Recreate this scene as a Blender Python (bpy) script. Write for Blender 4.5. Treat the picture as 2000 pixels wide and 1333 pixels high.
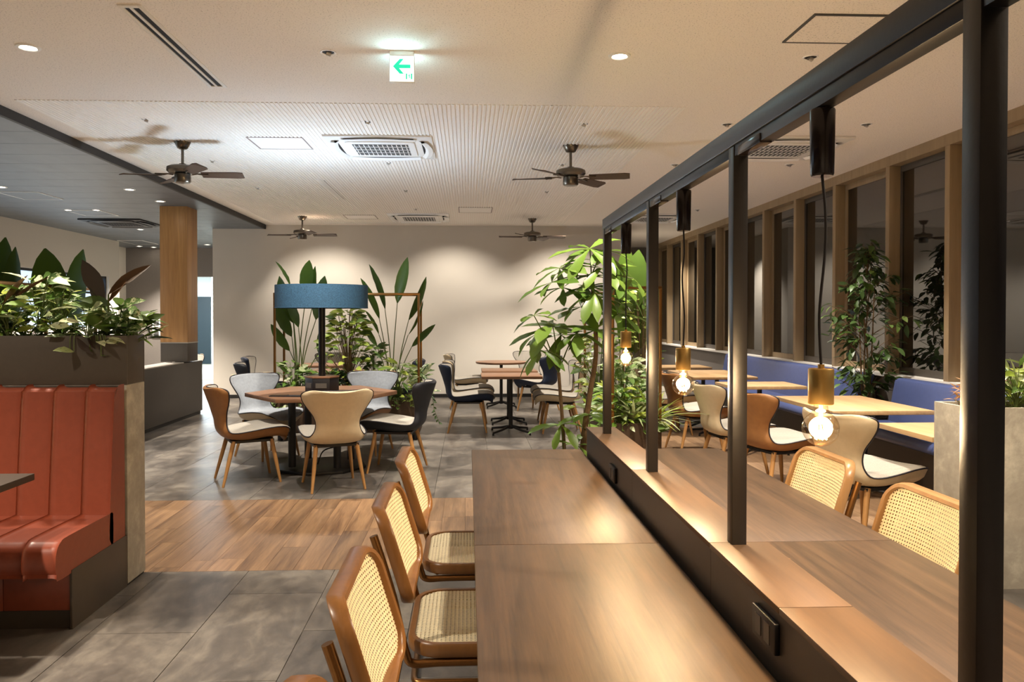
import bpy, bmesh, math, random
import numpy as np
from mathutils import Vector, Matrix
for o in list(bpy.data.objects): bpy.data.objects.remove(o)
SC = bpy.context.scene
COL = SC.collection
R = math.radians
PI = math.pi

# ------------------------------------------------------------------ camera
F = 1500.0; CAMH = 1.42
YAW = R(2.3); PIT = R(.75); SX = 25.8/2000; SY = -28.9/2000
cd = bpy.data.cameras.new('camera'); cam = bpy.data.objects.new('camera', cd); COL.objects.link(cam)
cam.location = (0, 0, CAMH); cam.rotation_euler = (PI/2-PIT, 0, -YAW)
cd.sensor_width = 36; cd.lens = 36*F/2000; cd.shift_x = SX; cd.shift_y = SY; cd.clip_start = .02
SC.camera = cam
# ------------------------------------------------------------------ world, exposure
w = bpy.data.worlds.new('night'); SC.world = w; w.use_nodes = True
bg = w.node_tree.nodes['Background']; bg.inputs[0].default_value = (.010, .013, .02, 1); bg.inputs[1].default_value = .5
SC.view_settings.view_transform = 'Standard'; SC.view_settings.look = 'None'
SC.view_settings.gamma = 1; SC.view_settings.exposure = 1.65

WARM = (1, .865, .70); WARM2 = (1, .90, .78); COOL = (.80, .92, 1)
def light(name, kind, loc, energy, color, radius=.05, spot=None, blend=.5, target=None, size=None):
    l = bpy.data.lights.new(name, kind); l.energy = energy; l.color = color
    if kind == 'AREA':
        l.shape = 'RECTANGLE'; l.size, l.size_y = size
    else: l.shadow_soft_size = radius
    if spot: l.spot_size = R(spot); l.spot_blend = blend
    o = bpy.data.objects.new(name, l); COL.objects.link(o); o.location = loc
    if target is not None:
        o.rotation_euler = (Vector(target)-Vector(loc)).to_track_quat('-Z', 'Y').to_euler()
    return o
# recessed ceiling downlights of the room, plus added fill spots: position on the ceiling, power, cone, aim point
CZ = 3.0; DZ = 2.93
DOWN = [  # x, y, watts, cone, aim(dx,dy), colour
 (-2.9, 2.3, 90, 115, (0, 0), WARM), (.92, 4.62, 90, 110, (0, 0), WARM), (-2.58, 4.52, 110, 95, (0, 0), WARM), (1.9, 3.4, 80, 110, (0, 0), WARM),
 (-1.25, 5.9, 110, 80, (0, .5), WARM2), (-1.6, 8.2, 170, 85, (0, -.3), WARM2), (.6, 6.2, 120, 80, (0, 0), WARM2),
 (.55, 9.3, 150, 80, (0, .2), WARM2), (-2.2, 10.6, 130, 80, (0, 0), WARM2), (.7, 11.4, 110, 80, (0, .4), WARM2),
 (1.6, 7.2, 120, 60, (0, .3), WARM2), (3.0, 4.9, 140, 85, (0, 0), WARM2), (3.0, 6.6, 140, 85, (0, 0), WARM2), (3.0, 8.6, 140, 85, (0, 0), WARM2), (3.0, 11.2, 120, 85, (0, 0), WARM2),
 (-2.6, 1.0, 260, 120, (0, 0), WARM), (2.4, 1.2, 200, 120, (0, 0), WARM), (-1.4, -1.8, 220, 120, (0, 0), WARM), (2.6, -1.6, 180, 120, (0, 0), WARM), (3.5, 14.6, 150, 110, (0, 0), WARM2),  # last spot is added fill for the dark far end by the windows
 (-2.4, 12.2, 60, 110, (0, .5), WARM2), (-.3, 12.3, 60, 110, (0, .5), WARM2), (1.7, 12.2, 60, 110, (0, .5), WARM2),
]
for i, (x, y, e, c, a, col) in enumerate(DOWN):
    light('downlight_or_fill', 'SPOT', (x, y, CZ-.03), e*1.0, col, .045, c, .7, (x+a[0]*2.5, y+a[1]*2.5, 0))
DDOWN = [(-4.6, 5.2, 80), (-5.6, 8.6, 110), (-4.5, 8.9, 80), (-5.9, 13.6, 110), (-5.0, 11.6, 90), (-6.4, 16.4, 90), (-6.0, 12.3, 110), (-6.1, 15.0, 90)]  # last two are extra spots added to lighten the left wall
for x, y, e in DDOWN:
    light('downlight_or_fill', 'SPOT', (x, y, DZ-.03), e*2.8, WARM2, .045, 100, .7, (x, y, 0))

# ------------------------------------------------------------------ pixel -> place
_Rv = Vector((math.cos(YAW), -math.sin(YAW), 0))
_Fv = Vector((math.sin(YAW)*math.cos(PIT), math.cos(YAW)*math.cos(PIT), -math.sin(PIT)))
_Uv = Vector((math.sin(YAW)*math.sin(PIT), math.cos(YAW)*math.sin(PIT), math.cos(PIT)))
def ray(px, py):
    return ((px-1000)/F+SX*2000/F)*_Rv + (-(py-666.5)/F+SY*2000/F)*_Uv + _Fv
def PZ(px, py, z): d = ray(px, py); return Vector((0, 0, CAMH)) + d*((z-CAMH)/d.z)
def PY(px, py, y): d = ray(px, py); return Vector((0, 0, CAMH)) + d*(y/d.y)
def PX(px, py, x): d = ray(px, py); return Vector((0, 0, CAMH)) + d*(x/d.x)

# ------------------------------------------------------------------ materials
def lin(c):
    if isinstance(c, str):
        c = [int(c[i:i+2], 16)/255 for i in (0, 2, 4)]
    return tuple((v/12.92 if v <= .04045 else ((v+.055)/1.055)**2.4) for v in c)+(1,)
class NT:
    def __init__(s, name):
        s.m = bpy.data.materials.new(name); s.m.use_nodes = True
        s.t = s.m.node_tree; s.b = s.t.nodes['Principled BSDF']
    def n(s, typ, **kw):
        x = s.t.nodes.new(typ)
        for k, v in kw.items():
            if k in x.inputs: x.inputs[k].default_value = v
            else: setattr(x, k, v)
        return x
    def l(s, a, b): s.t.links.new(a, b)
    def coord(s, scale=(1, 1, 1), out='Object'):
        c = s.n('ShaderNodeTexCoord'); m = s.n('ShaderNodeMapping'); m.inputs['Scale'].default_value = scale
        s.l(c.outputs[out], m.inputs[0]); return m.outputs[0]
    def noise(s, vec, scale, detail=4, rough=.55, dist=0):
        x = s.n('ShaderNodeTexNoise'); x.inputs['Scale'].default_value = scale; x.inputs['Detail'].default_value = detail
        x.inputs['Roughness'].default_value = rough; x.inputs['Distortion'].default_value = dist
        s.l(vec, x.inputs['Vector']); return x.outputs[0]
    def ramp(s, fac, stops):
        x = s.n('ShaderNodeValToRGB'); e = x.color_ramp.elements
        while len(e) < len(stops): e.new(.5)
        for i, (p, c) in enumerate(stops): e[i].position = p; e[i].color = c
        s.l(fac, x.inputs[0]); return x.outputs[0]
    def mix(s, fac, a, b, mode='MIX'):
        x = s.n('ShaderNodeMix'); x.data_type = 'RGBA'; x.blend_type = mode
        for sock, v in ((x.inputs[0], fac), (x.inputs[6], a), (x.inputs[7], b)):
            if hasattr(v, 'is_output'): s.l(v, sock)
            else: sock.default_value = v
        return x.outputs[2]
    def math(s, op, a, b=0.0):
        x = s.n('ShaderNodeMath'); x.operation = op
        for i, v in enumerate((a, b)):
            if hasattr(v, 'is_output'): s.l(v, x.inputs[i])
            else: x.inputs[i].default_value = v
        return x.outputs[0]
    def bump(s, h, st=.2, d=.01):
        x = s.n('ShaderNodeBump'); x.inputs['Strength'].default_value = st; x.inputs['Distance'].default_value = d
        s.l(h, x.inputs['Height']); s.l(x.outputs[0], s.b.inputs['Normal'])
    def rnd(s): return s.n('ShaderNodeObjectInfo').outputs['Random']
    def set(s, color=None, rough=.5, metal=0, spec=None, coat=0):
        if color is not None:
            if hasattr(color, 'is_output'): s.l(color, s.b.inputs['Base Color'])
            else: s.b.inputs['Base Color'].default_value = color
        if hasattr(rough, 'is_output'): s.l(rough, s.b.inputs['Roughness'])
        else: s.b.inputs['Roughness'].default_value = rough
        s.b.inputs['Metallic'].default_value = metal
        if spec is not None: s.b.inputs['Specular IOR Level'].default_value = spec
        s.b.inputs['Coat Weight'].default_value = coat
        return s.m
def mul(c, k): return (min(1, c[0]*k), min(1, c[1]*k), min(1, c[2]*k), 1)
M = {}
def plain(key, c, rough=.5, metal=0, grain=.06, gs=30, bump=.05, spec=None, coat=0):
    t = NT(key); c = lin(c); v = t.coord()
    nz = t.noise(v, gs, 5)
    col = t.ramp(nz, [(.3, mul(c, 1-grain)), (.7, mul(c, 1+grain))])
    if bump: t.bump(nz, bump, .004)
    M[key] = t.set(col, rough, metal, spec, coat)
def wood(key, c1, c2, rough=.4, axis=1, fine=60, rand=.25, bump=.08, coat=0, contrast=1.0, spec=.5):
    t = NT(key); c1 = lin(c1); c2 = lin(c2)
    sc = [1, 1, 1]; sc = [.9 if i != axis else .05 for i in range(3)]
    co = t.n('ShaderNodeTexCoord'); mp = t.n('ShaderNodeMapping'); mp.inputs['Scale'].default_value = sc
    r = t.rnd()
    cmb = t.n('ShaderNodeCombineXYZ'); t.l(t.math('MULTIPLY', r, 37.0), cmb.inputs[0]); t.l(t.math('MULTIPLY', r, 11.0), cmb.inputs[1])
    t.l(co.outputs['Object'], mp.inputs[0]); t.l(cmb.outputs[0], mp.inputs['Location'])
    a = t.noise(mp.outputs[0], fine*.22, 3, .5, 1.2); b = t.noise(mp.outputs[0], fine*1.6, 4, .65, .4)
    f = t.math('ADD', t.math('MULTIPLY', a, .6), t.math('MULTIPLY', b, .4))
    col = t.ramp(f, [(.5-.22/contrast, c1), (.5+.22/contrast, c2)])
    if rand:
        k = t.math('ADD', t.math('MULTIPLY', r, 2*rand), 1-rand)
        h = t.n('ShaderNodeHueSaturation'); t.l(k, h.inputs['Value']); t.l(col, h.inputs['Color']); col = h.outputs[0]
    t.bump(b, bump, .003)
    M[key] = t.set(col, rough, 0, spec, coat)
# setting
t = NT('ceiling_white'); v = t.coord()
fine = t.noise(v, 110, 3, .7); c0 = lin('f4ece2')
col = t.ramp(fine, [(.34, mul(c0, .55)), (.43, c0), (1, c0)]); t.bump(fine, .12, .004); M['ceiling_white'] = t.set(col, .9)
plain('rib_white', 'f4efe8', .8, grain=.02)
plain('paint_white', 'ebe7e0', .55, grain=.02)
plain('plastic_white', 'f0eeea', .4, grain=.01, bump=0)
t = NT('dark_ceiling'); v = t.coord((1, .4, 1)); nz = t.noise(v, 6, 4)
M['dark_ceiling'] = t.set(t.ramp(nz, [(.3, lin('5a6066')), (.7, lin('666c72'))]), .45)
plain('black_fascia', '2c2a29', .6)
t = NT('wall_plaster'); v = t.coord(); nz = t.noise(v, 90, 4); big = t.noise(v, 1.2, 3)
c0 = lin('d2cbbf'); col = t.ramp(big, [(.3, mul(c0, .96)), (.7, mul(c0, 1.03))]); t.bump(nz, .06, .004); M['wall_plaster'] = t.set(col, .85)
t = NT('wall_cloth'); v = t.coord(); nz = t.noise(v, 140, 3); c0 = lin('c4beb4')
t.bump(nz, .15, .004); M['wall_cloth'] = t.set(t.ramp(nz, [(.3, mul(c0, .9)), (.7, mul(c0, 1.08))]), .9)
plain('wall_dark', '77716c', .85, grain=.08, gs=60)
plain('baseboard_black', '1c1b1a', .5)
# stone tile floor
t = NT('stone_tile'); v = t.coord(out='Object'); ob = t.n('ShaderNodeObjectInfo')
geo = t.n('ShaderNodeNewGeometry'); mp = t.n('ShaderNodeMapping'); mp.inputs['Scale'].default_value = (1, .55, 1)
t.l(geo.outputs['Position'], mp.inputs[0])
a = t.noise(mp.outputs[0], 2.6, 5, .6, .5); b = t.noise(mp.outputs[0], 11, 8, .68, .6)
f = t.math('ADD', t.math('MULTIPLY', a, .65), t.math('MULTIPLY', b, .35))
f = t.math('ADD', f, t.math('MULTIPLY', t.math('SUBTRACT', ob.outputs['Random'], .5), .07))
col = t.ramp(f, [(.38, lin('413d39')), (.5, lin('5d5751')), (.62, lin('7d766c'))])
t.bump(b, .03, .002); M['stone_tile'] = t.set(col, t.ramp(b, [(.3, (.33,)*3+(1,)), (.7, (.40,)*3+(1,))]), 0, .5)
plain('grout', '4a4744', .8)
wood('floor_plank', '5a4333', '9a7a5a', .33, 1, 60, .2, .06, contrast=1.3)
wood('floor_plank_right', '6a503c', 'a38463', .38, 1, 40, .18, .06)
wood('walnut_table', '3d2f22', '5f4935', .46, 1, 85, .05, .08, contrast=1.3)
wood('walnut_strip', '413224', '634b35', .48, 1, 50, .08, .06)
wood('column_wood', '9a6c3e', 'cc9c62', .42, 2, 40, .05, .05)
wood('oak_table', 'ac8960', 'cfae82', .4, 1, 40, .06, .06)
wood('oak_leg', '94683a', 'b58750', .4, 2, 40, .06, .03)
wood('hex_wood', '6e4c36', '936b4e', .36, 0, 46, .05, .06)
wood('mullion_wood', '8a7658', 'a58f70', .5, 2, 40, .06, .04)
wood('beech_frame', '8f6a42', 'b0895c', .35, 2, 30, .05, .02)
wood('bent_frame', '694522', '8c5f32', .32, 2, 30, .05, .02)
wood('fan_blade', '3e2e24', '584233', .5, 0, 40, .03, .03)
plain('dark_board', '4a4036', .5, grain=.05, gs=20)
plain('planter_laminate', '4d453c', .55, grain=.04, gs=40)
plain('booth_side', '3d342b', .5, grain=.05)
plain('black_steel', '1a1715', .4, .1, grain=.05, gs=60)
plain('frame_steel', '191513', .38, .15, grain=.05, gs=80)
plain('black_plastic', '17161a', .45, bump=0)
plain('dark_glossy', '201712', .18, .2, bump=0)
plain('strip_side', '38302a', .42, grain=.05)
plain('trim_metal', 'b5b0a8', .4, .6, bump=0)
plain('grey_laminate', '4c463f', .55, grain=.04)
plain('bronze', '8a6437', .3, .85, grain=.06, gs=80, bump=.02)
plain('chair_bronze', '8b6238', .28, .9, grain=.06, gs=80, bump=.02)
plain('brass', 'd8ae66', .36, 1, grain=.06, gs=8, bump=0)
plain('fan_metal', '6f675c', .28, .9, grain=.05, gs=60, bump=0)
plain('trough_brown', '4e3a29', .55, grain=.08, gs=14)
plain('soil', '2a2119', .95, grain=.3, gs=40, bump=.5)
plain('leather_red', '84402c', .38, grain=.06, gs=26, bump=.1)
plain('leather_blue', '4d5a88', .34, grain=.06, gs=26, bump=.08)
plain('camel', '8f6236', .5, grain=.08, gs=24, bump=.08)
plain('cream', 'cbb795', .5, grain=.04, gs=30, bump=.06)
plain('navy', '1f2940', .55, grain=.1, gs=60, bump=.08)
plain('charcoal', '1d1e24', .55, grain=.1, gs=60, bump=.08)
plain('piping', '1c1820', .5, bump=0)
plain('shade_blue', '2f5470', .85, grain=.35, gs=110, bump=.25)
plain('cable', '1a1310', .6, bump=0)
plain('outlet_face', '55504a', .5, bump=0)
plain('grille_dark', '4a4a4a', .6, bump=0)
plain('slot_dark', '120f0d', .8, bump=0)
plain('panel_trim', '8f7f78', .5, bump=0)
plain('teal_door', '1c2b31', .5, grain=.03)
plain('hall_white', 'dfe6e6', .5, grain=.02)
plain('hall_steel', 'b9c4c4', .35, .5, bump=0)
plain('bark', '6a5438', .8, grain=.25, gs=40, bump=.4)
plain('green_stem', '55632c', .6, grain=.15, gs=30)
plain('pot_dark', '2f2c2a', .6, grain=.1)
t = NT('fabric_grey'); v = t.coord((1, 1, 1)); wv = t.noise(v, 160, 3); wr = t.noise(t.coord((9, 2, 2)), 2.2, 2, .5, .8)
c0 = lin('9c968b'); t.bump(t.math('ADD', t.math('MULTIPLY', wr, 3.0), t.math('MULTIPLY', wv, .25)), .35, .012)
M['fabric_grey'] = t.set(t.ramp(wv, [(.3, mul(c0, .85)), (.7, mul(c0, 1.1))]), .9)
t = NT('concrete'); v = t.coord(); a = t.noise(v, 3.5, 7, .65, .5); b = t.noise(v, 14, 6, .7)
f = t.math('ADD', t.math('MULTIPLY', a, .65), t.math('MULTIPLY', b, .35))
t.bump(b, .1, .004); M['concrete'] = t.set(t.ramp(f, [(.32, lin('8c8476')), (.5, lin('a39b8c')), (.64, lin('c2bba9'))]), .75)
t = NT('cane'); v = t.coord(); nz = t.noise(v, 120, 3); c0 = lin('ecdfba')
M['cane'] = t.set(t.ramp(nz, [(.3, mul(c0, .82)), (.7, c0)]), .5)
# window glass against the night: thin dark pane, clear coat of reflection
t = NT('night_glass'); t.set(lin('15130f'), .02, 0, .5); t.b.inputs['IOR'].default_value = 2.4
tr = t.n('ShaderNodeBsdfTransparent'); tr.inputs[0].default_value = (.55, .55, .55, 1); mx = t.n('ShaderNodeMixShader'); mx.inputs[0].default_value = .08
out = t.t.nodes['Material Output']; t.l(t.b.outputs[0], mx.inputs[1]); t.l(tr.outputs[0], mx.inputs[2]); t.l(mx.outputs[0], out.inputs[0]); M['night_glass'] = t.m
t = NT('bulb_glass'); t.set((1, .93, .8, 1), .02); gl = t.n('ShaderNodeBsdfGlossy'); gl.inputs['Roughness'].default_value = .03; gl.inputs['Color'].default_value = (1, .9, .75, 1)
tr = t.n('ShaderNodeBsdfTransparent'); tr.inputs[0].default_value = (1, .96, .88, 1); lw = t.n('ShaderNodeLayerWeight'); lw.inputs[0].default_value = .35
mx = t.n('ShaderNodeMixShader'); t.l(t.math('MULTIPLY', lw.outputs['Facing'], .55), mx.inputs[0]); t.l(tr.outputs[0], mx.inputs[1]); t.l(gl.outputs[0], mx.inputs[2])
t.l(mx.outputs[0], t.t.nodes['Material Output'].inputs[0]); M['bulb_glass'] = t.m
def emit(key, c, s):
    t = NT(key); t.set(lin(c), .5); t.b.inputs['Emission Color'].default_value = lin(c); t.b.inputs['Emission Strength'].default_value = s; M[key] = t.m
emit('filament', 'ffc46a', 260); emit('lamp_lens', 'fff1dc', 9); emit('lamp_lens_dim', 'fff1dc', 2.2); emit('sign_white', 'f4fffb', .42); emit('sign_green', '12c79a', .28)
emit('lit_window', 'bfdcf5', .42); emit('hall_panel', 'e6f6ff', 3.5); emit('lamp_diffuser', 'dcecff', 6); emit('call_light', 'cfe8ff', 1.2)
def leafmat(key, ca, cb, rough=.38, vari=None, tr=.22):
    t = NT(key); r = t.rnd(); col = t.mix(r, lin(ca), lin(cb))
    v = t.coord()
    if vari:
        nz = t.noise(t.coord((1, .5, 1)), vari[1], 3, .6, .8)
        edge = t.ramp(nz, [(vari[2], (0, 0, 0, 1)), (vari[2]+.08, (1, 1, 1, 1))]); col = t.mix(edge, col, lin(vari[0]))
    else:
        nz = t.noise(v, 14, 3); col = t.mix(t.math('MULTIPLY', nz, .45), col, mul(lin(cb), .55))
    t.set(col, rough)
    ts = t.n('ShaderNodeBsdfTranslucent'); t.l(col, ts.inputs[0]); mx = t.n('ShaderNodeMixShader'); mx.inputs[0].default_value = tr
    t.l(t.b.outputs[0], mx.inputs[1]); t.l(ts.outputs[0], mx.inputs[2]); t.l(mx.outputs[0], t.t.nodes['Material Output'].inputs[0]); M[key] = t.m
leafmat('leaf_banana', '344d16', '567327'); leafmat('leaf_pachira', '4a6f22', '7c9c3e'); leafmat('leaf_ficus', '2c4020', '55703a')
leafmat('leaf_bush', '4b6b2c', '83a052'); leafmat('leaf_fern', '4a7226', '7fa23e'); leafmat('leaf_lime', '7d9a34', 'b9c458')
leafmat('leaf_pothos', '3f5f2a', '5c7c3a', vari=('dde0b4', 10, .53)); leafmat('leaf_cream', '9cab74', 'd3d8b0', vari=('4f6b34', 10, .56))
leafmat('leaf_bronze', '46331f', '664626', .4, tr=.1); leafmat('leaf_purple', '2c2622', '3e332b', .35, tr=.05); leafmat('leaf_rust', '8a5a2c', 'b5854a', .6)
leafmat('leaf_spider', '7d9450', 'c8cf9a'); leafmat('leaf_dark', '1c2a16', '2f4424')

# ------------------------------------------------------------------ object helpers
def tag(o, label=None, cat=None, group=None, kind=None):
    if label: o['label'] = label
    if cat: o['category'] = cat
    if group: o['group'] = group
    if kind: o['kind'] = kind
    return o
def thing(name, label, cat, loc=(0, 0, 0), rotz=0, group=None, kind=None):
    o = bpy.data.objects.new(name, None); COL.objects.link(o); o.empty_display_size = .1
    o.location = loc; o.rotation_euler = (0, 0, rotz); return tag(o, label, cat, group, kind)
def dup(root, loc, rotz, label, group=None, parent=None):
    def rec(o, p):
        c = o.copy(); COL.objects.link(c); c.parent = p
        for ch in o.children: rec(ch, c)
        return c
    r = rec(root, None); r.location = loc; r.rotation_euler = (0, 0, rotz)
    r['label'] = label
    if group: r['group'] = group
    return r
class MB:
    def __init__(s): s.v = []; s.f = []
    def add(s, vs, fs):
        k = len(s.v); s.v += [tuple(p) for p in vs]; s.f += [tuple(i+k for i in f) for f in fs]; return s
    def box(s, x0, x1, y0, y1, z0, z1):
        return s.add([(x0,y0,z0),(x1,y0,z0),(x1,y1,z0),(x0,y1,z0),(x0,y0,z1),(x1,y0,z1),(x1,y1,z1),(x0,y1,z1)],
                     [(3,2,1,0),(4,5,6,7),(0,1,5,4),(1,2,6,5),(2,3,7,6),(3,0,4,7)])
    def prism(s, pts, z0, z1):
        n = len(pts)
        return s.add([(x, y, z0) for x, y in pts]+[(x, y, z1) for x, y in pts],
                     [tuple(range(n))[::-1], tuple(range(n, 2*n))]+[(i, (i+1) % n, n+(i+1) % n, n+i) for i in range(n)])
    def lathe(s, prof, seg=24, c=(0, 0, 0)):
        vs = []; fs = []; m = len(prof)
        for i in range(seg):
            a = 2*PI*i/seg
            for r, z in prof: vs.append((c[0]+r*math.cos(a), c[1]+r*math.sin(a), c[2]+z))
        for i in range(seg):
            j = (i+1) % seg
            for k in range(m-1): fs.append((i*m+k, j*m+k, j*m+k+1, i*m+k+1))
        if prof[0][0] > 1e-6: fs.append(tuple(i*m for i in range(seg))[::-1])
        if prof[-1][0] > 1e-6: fs.append(tuple(i*m+m-1 for i in range(seg)))
        return s.add(vs, fs)
    def tube(s, pts, r, seg=8, closed=False):
        pts = [Vector(p) for p in pts]; n = len(pts)
        rs = r if isinstance(r, (list, tuple)) else [r]*n
        tang = []
        for i in range(n):
            a = pts[i-1] if (i > 0 or closed) else pts[i]; b = pts[(i+1) % n] if (i < n-1 or closed) else pts[i]
            d = b-a; tang.append(d.normalized() if d.length > 1e-9 else Vector((0, 0, 1)))
        up = Vector((0, 0, 1)) if abs(tang[0].z) < .9 else Vector((1, 0, 0))
        nx = tang[0].cross(up).normalized(); vs = []; fs = []
        for i in range(n):
            nx = (nx-tang[i]*nx.dot(tang[i])); nx = nx.normalized() if nx.length > 1e-6 else tang[i].orthogonal().normalized()
            ny = tang[i].cross(nx)
            for k in range(seg):
                a = 2*PI*k/seg; vs.append(pts[i]+(nx*math.cos(a)+ny*math.sin(a))*rs[i])
        for i in range(n if closed else n-1):
            j = (i+1) % n
            for k in range(seg):
                l = (k+1) % seg; fs.append((i*seg+k, i*seg+l, j*seg+l, j*seg+k))
        if not closed: fs += [tuple(range(seg))[::-1], tuple((n-1)*seg+k for k in range(seg))]
        return s.add(vs, fs)
    def grid(s, P, closed_u=False):   # P[i][j] points
        n = len(P); m = len(P[0])
        return s.add([p for row in P for p in row], [(i*m+j, i*m+j+1, (i+1)*m+j+1, (i+1)*m+j) for i in range(n-1) for j in range(m-1)])
    def mesh(s, name, bevel=0, smooth=False, seg=2, fix=False):
        me = bpy.data.meshes.new(name); me.from_pydata(s.v, [], s.f)
        if bevel or fix:
            bm = bmesh.new(); bm.from_mesh(me)
            if fix: bmesh.ops.remove_doubles(bm, verts=bm.verts, dist=1e-5); bmesh.ops.recalc_face_normals(bm, faces=bm.faces)
            if bevel:
                es = [e for e in bm.edges if len(e.link_faces) == 2 and e.calc_face_angle(0) > R(35)]
                bmesh.ops.bevel(bm, geom=es, offset=bevel, segments=seg, affect='EDGES', clamp_overlap=True, profile=.5)
            bm.to_mesh(me); bm.free()
        if smooth or bevel:
            for p in me.polygons: p.use_smooth = True
            me.set_sharp_from_angle(angle=R(42))
        me.update(); return me
    def build(s, name, mat, parent=None, bevel=0, smooth=False, seg=2, fix=False, loc=None):
        return link(name, s.mesh(name, bevel, smooth, seg, fix), mat, parent, loc)
def link(name, me, mat, parent=None, loc=None, mtx=None):
    if mat is not None and not me.materials: me.materials.append(M[mat])
    o = bpy.data.objects.new(name, me); COL.objects.link(o)
    if mat is not None and me.materials[0] != M[mat]:
        o.material_slots[0].link = 'OBJECT'; o.material_slots[0].material = M[mat]
    if parent: o.parent = parent
    if loc is not None: o.location = loc
    if mtx is not None: o.matrix_basis = mtx
    return o
def bx(name, mat, parent, x0, x1, y0, y1, z0, z1, bevel=0):
    return MB().box(x0, x1, y0, y1, z0, z1).build(name, mat, parent, bevel)
def catm(pts, n=6, closed=False):
    pts = [Vector(p) for p in pts]; out = []; m = len(pts)
    rng = range(m) if closed else range(m-1)
    for i in rng:
        if closed: p0, p1, p2, p3 = pts[i-1], pts[i], pts[(i+1) % m], pts[(i+2) % m]
        else: p0, p1, p2, p3 = pts[max(i-1, 0)], pts[i], pts[i+1], pts[min(i+2, m-1)]
        for k in range(n):
            u = k/n; out.append(.5*((2*p1)+(p2-p0)*u+(2*p0-5*p1+4*p2-p3)*u*u+(3*p1-p0-3*p2+p3)*u**3))
    if not closed: out.append(pts[-1])
    return out
def facing(dx, dy): return math.atan2(dy, dx)-PI/2

# ------------------------------------------------------------------ the setting
BW = 13.45; XL = -3.5; XR = 4.2; FW = 17.5; LW = -7.05; FL = 17.3
def struct(name, mat, label, x0, x1, y0, y1, z0, z1):
    o = bx(name, mat, None, x0, x1, y0, y1, z0, z1); return tag(o, label, None, None, 'structure')
floor = struct('floor', 'grout', 'grey stone tile floor with a band of wood planks', -13, 4.6, -4, 24, -.06, -.006)
TW, TL = .475, .95; WY0, WY1 = 4.315, 5.99; RX0, RY1 = 1.9, 9.7
def iswood(x, y): return (WY0 < y < WY1 and x > -4.0) or (x > RX0 and WY0 < y < RY1)
tile_me = MB().box(-TW/2+.0015, TW/2-.0015, -TL/2+.0015, TL/2-.0015, -.006, 0).mesh('tile', .0008, seg=1); tile_me.materials.append(M['stone_tile'])
cands = []
def tiles_region(x0, x1, y0, y1):
    i0 = math.floor((x0+.745)/TW); i1 = math.ceil((x1+.745)/TW)
    for i in range(i0, i1):
        off = 0 if i % 2 == 0 else TL/2
        j0 = math.floor((y0-3.48-off)/TL)-1; j1 = math.ceil((y1-3.48-off)/TL)+1
        for j in range(j0, j1):
            a0 = max(x0, -.745+i*TW); a1 = min(x1, -.745+(i+1)*TW); b0 = max(y0, 3.48+off+j*TL); b1 = min(y1, 3.48+off+(j+1)*TL)
            if a1-a0 > .01 and b1-b0 > .01: cands.append((a0, a1, b0, b1))
tiles_region(-7.0, 4.2, -4, WY0); tiles_region(-7.0, -4.0, WY0, WY1)
tiles_region(-7.0, RX0, WY1, BW); tiles_region(RX0, 4.2, RY1, 17.4); tiles_region(-7.0, -4.2, BW, FL)
def rank(c):
    x = (c[0]+c[1])/2; y = (c[2]+c[3])/2
    vis = y > 2.2 and -(.62*y+.5) < x < .75*y+.3
    if x < -1.8 and y < 6: vis = False
    return (0 if vis else 1, math.hypot(x, y))
cands.sort(key=rank); rest = MB(); nfull = 0
for k, (a0, a1, b0, b1) in enumerate(cands):
    if k < 290:
        if abs(a1-a0-TW) < .001 and abs(b1-b0-TL) < .001: me = tile_me; mm = None
        else:
            me = MB().box((a0-a1)/2+.0015, (a1-a0)/2-.0015, (b0-b1)/2+.0015, (b1-b0)/2-.0015, -.006, 0).mesh('tile')
        link('tile', me, 'stone_tile', floor, ((a0+a1)/2, (b0+b1)/2, 0))
    else: rest.box(a0+.0015, a1-.0015, b0+.0015, b1-.0015, -.006, 0)
tag(rest.build('distant_tiles', 'stone_tile', floor), kind='stuff')
PW, PL = .158, .94
rnd = random.Random(4); prest = MB(); np_ = 0
pl_me = MB().box(-PW/2+.0008, PW/2-.0008, -PL/2+.0008, PL/2-.0008, -.006, 0).mesh('plank'); pl_me.materials.append(M['floor_plank'])
def planks(x0, x1, y0, y1, mat):
    global np_
    n = round((x1-x0)/PW); wd = (x1-x0)/n
    for i in range(n):
        y = y0-rnd.random()*PL
        while y < y1-.02:
            b0 = max(y0, y); b1 = min(y1, y+PL); y += PL
            if b1-b0 < .02: continue
            a0 = x0+i*wd; a1 = a0+wd
            if np_ < 290 and a0 < .62*b1+1.2:
                me = MB().box(-wd/2+.0008, wd/2-.0008, (b0-b1)/2+.0008, (b1-b0)/2-.0008, -.006, 0).mesh('plank')
                link('plank', me, mat, floor, ((a0+a1)/2, (b0+b1)/2, 0)); np_ += 1
            else: prest.box(a0+.0008, a1-.0008, b0+.0008, b1-.0008, -.006, 0)
planks(-2.74, RX0, WY0, WY1, 'floor_plank'); planks(RX0, 4.2, WY0, RY1, 'floor_plank_right')
planks(-4.0, -2.74, WY0, WY1, 'floor_plank')
if prest.v: tag(prest.build('hidden_planks', 'floor_plank', floor), kind='stuff')

ceil = struct('ceiling', 'ceiling_white', 'white speckled acoustic ceiling', XL, XR+.4, -4, FW+.2, CZ, CZ+.06)
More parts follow.
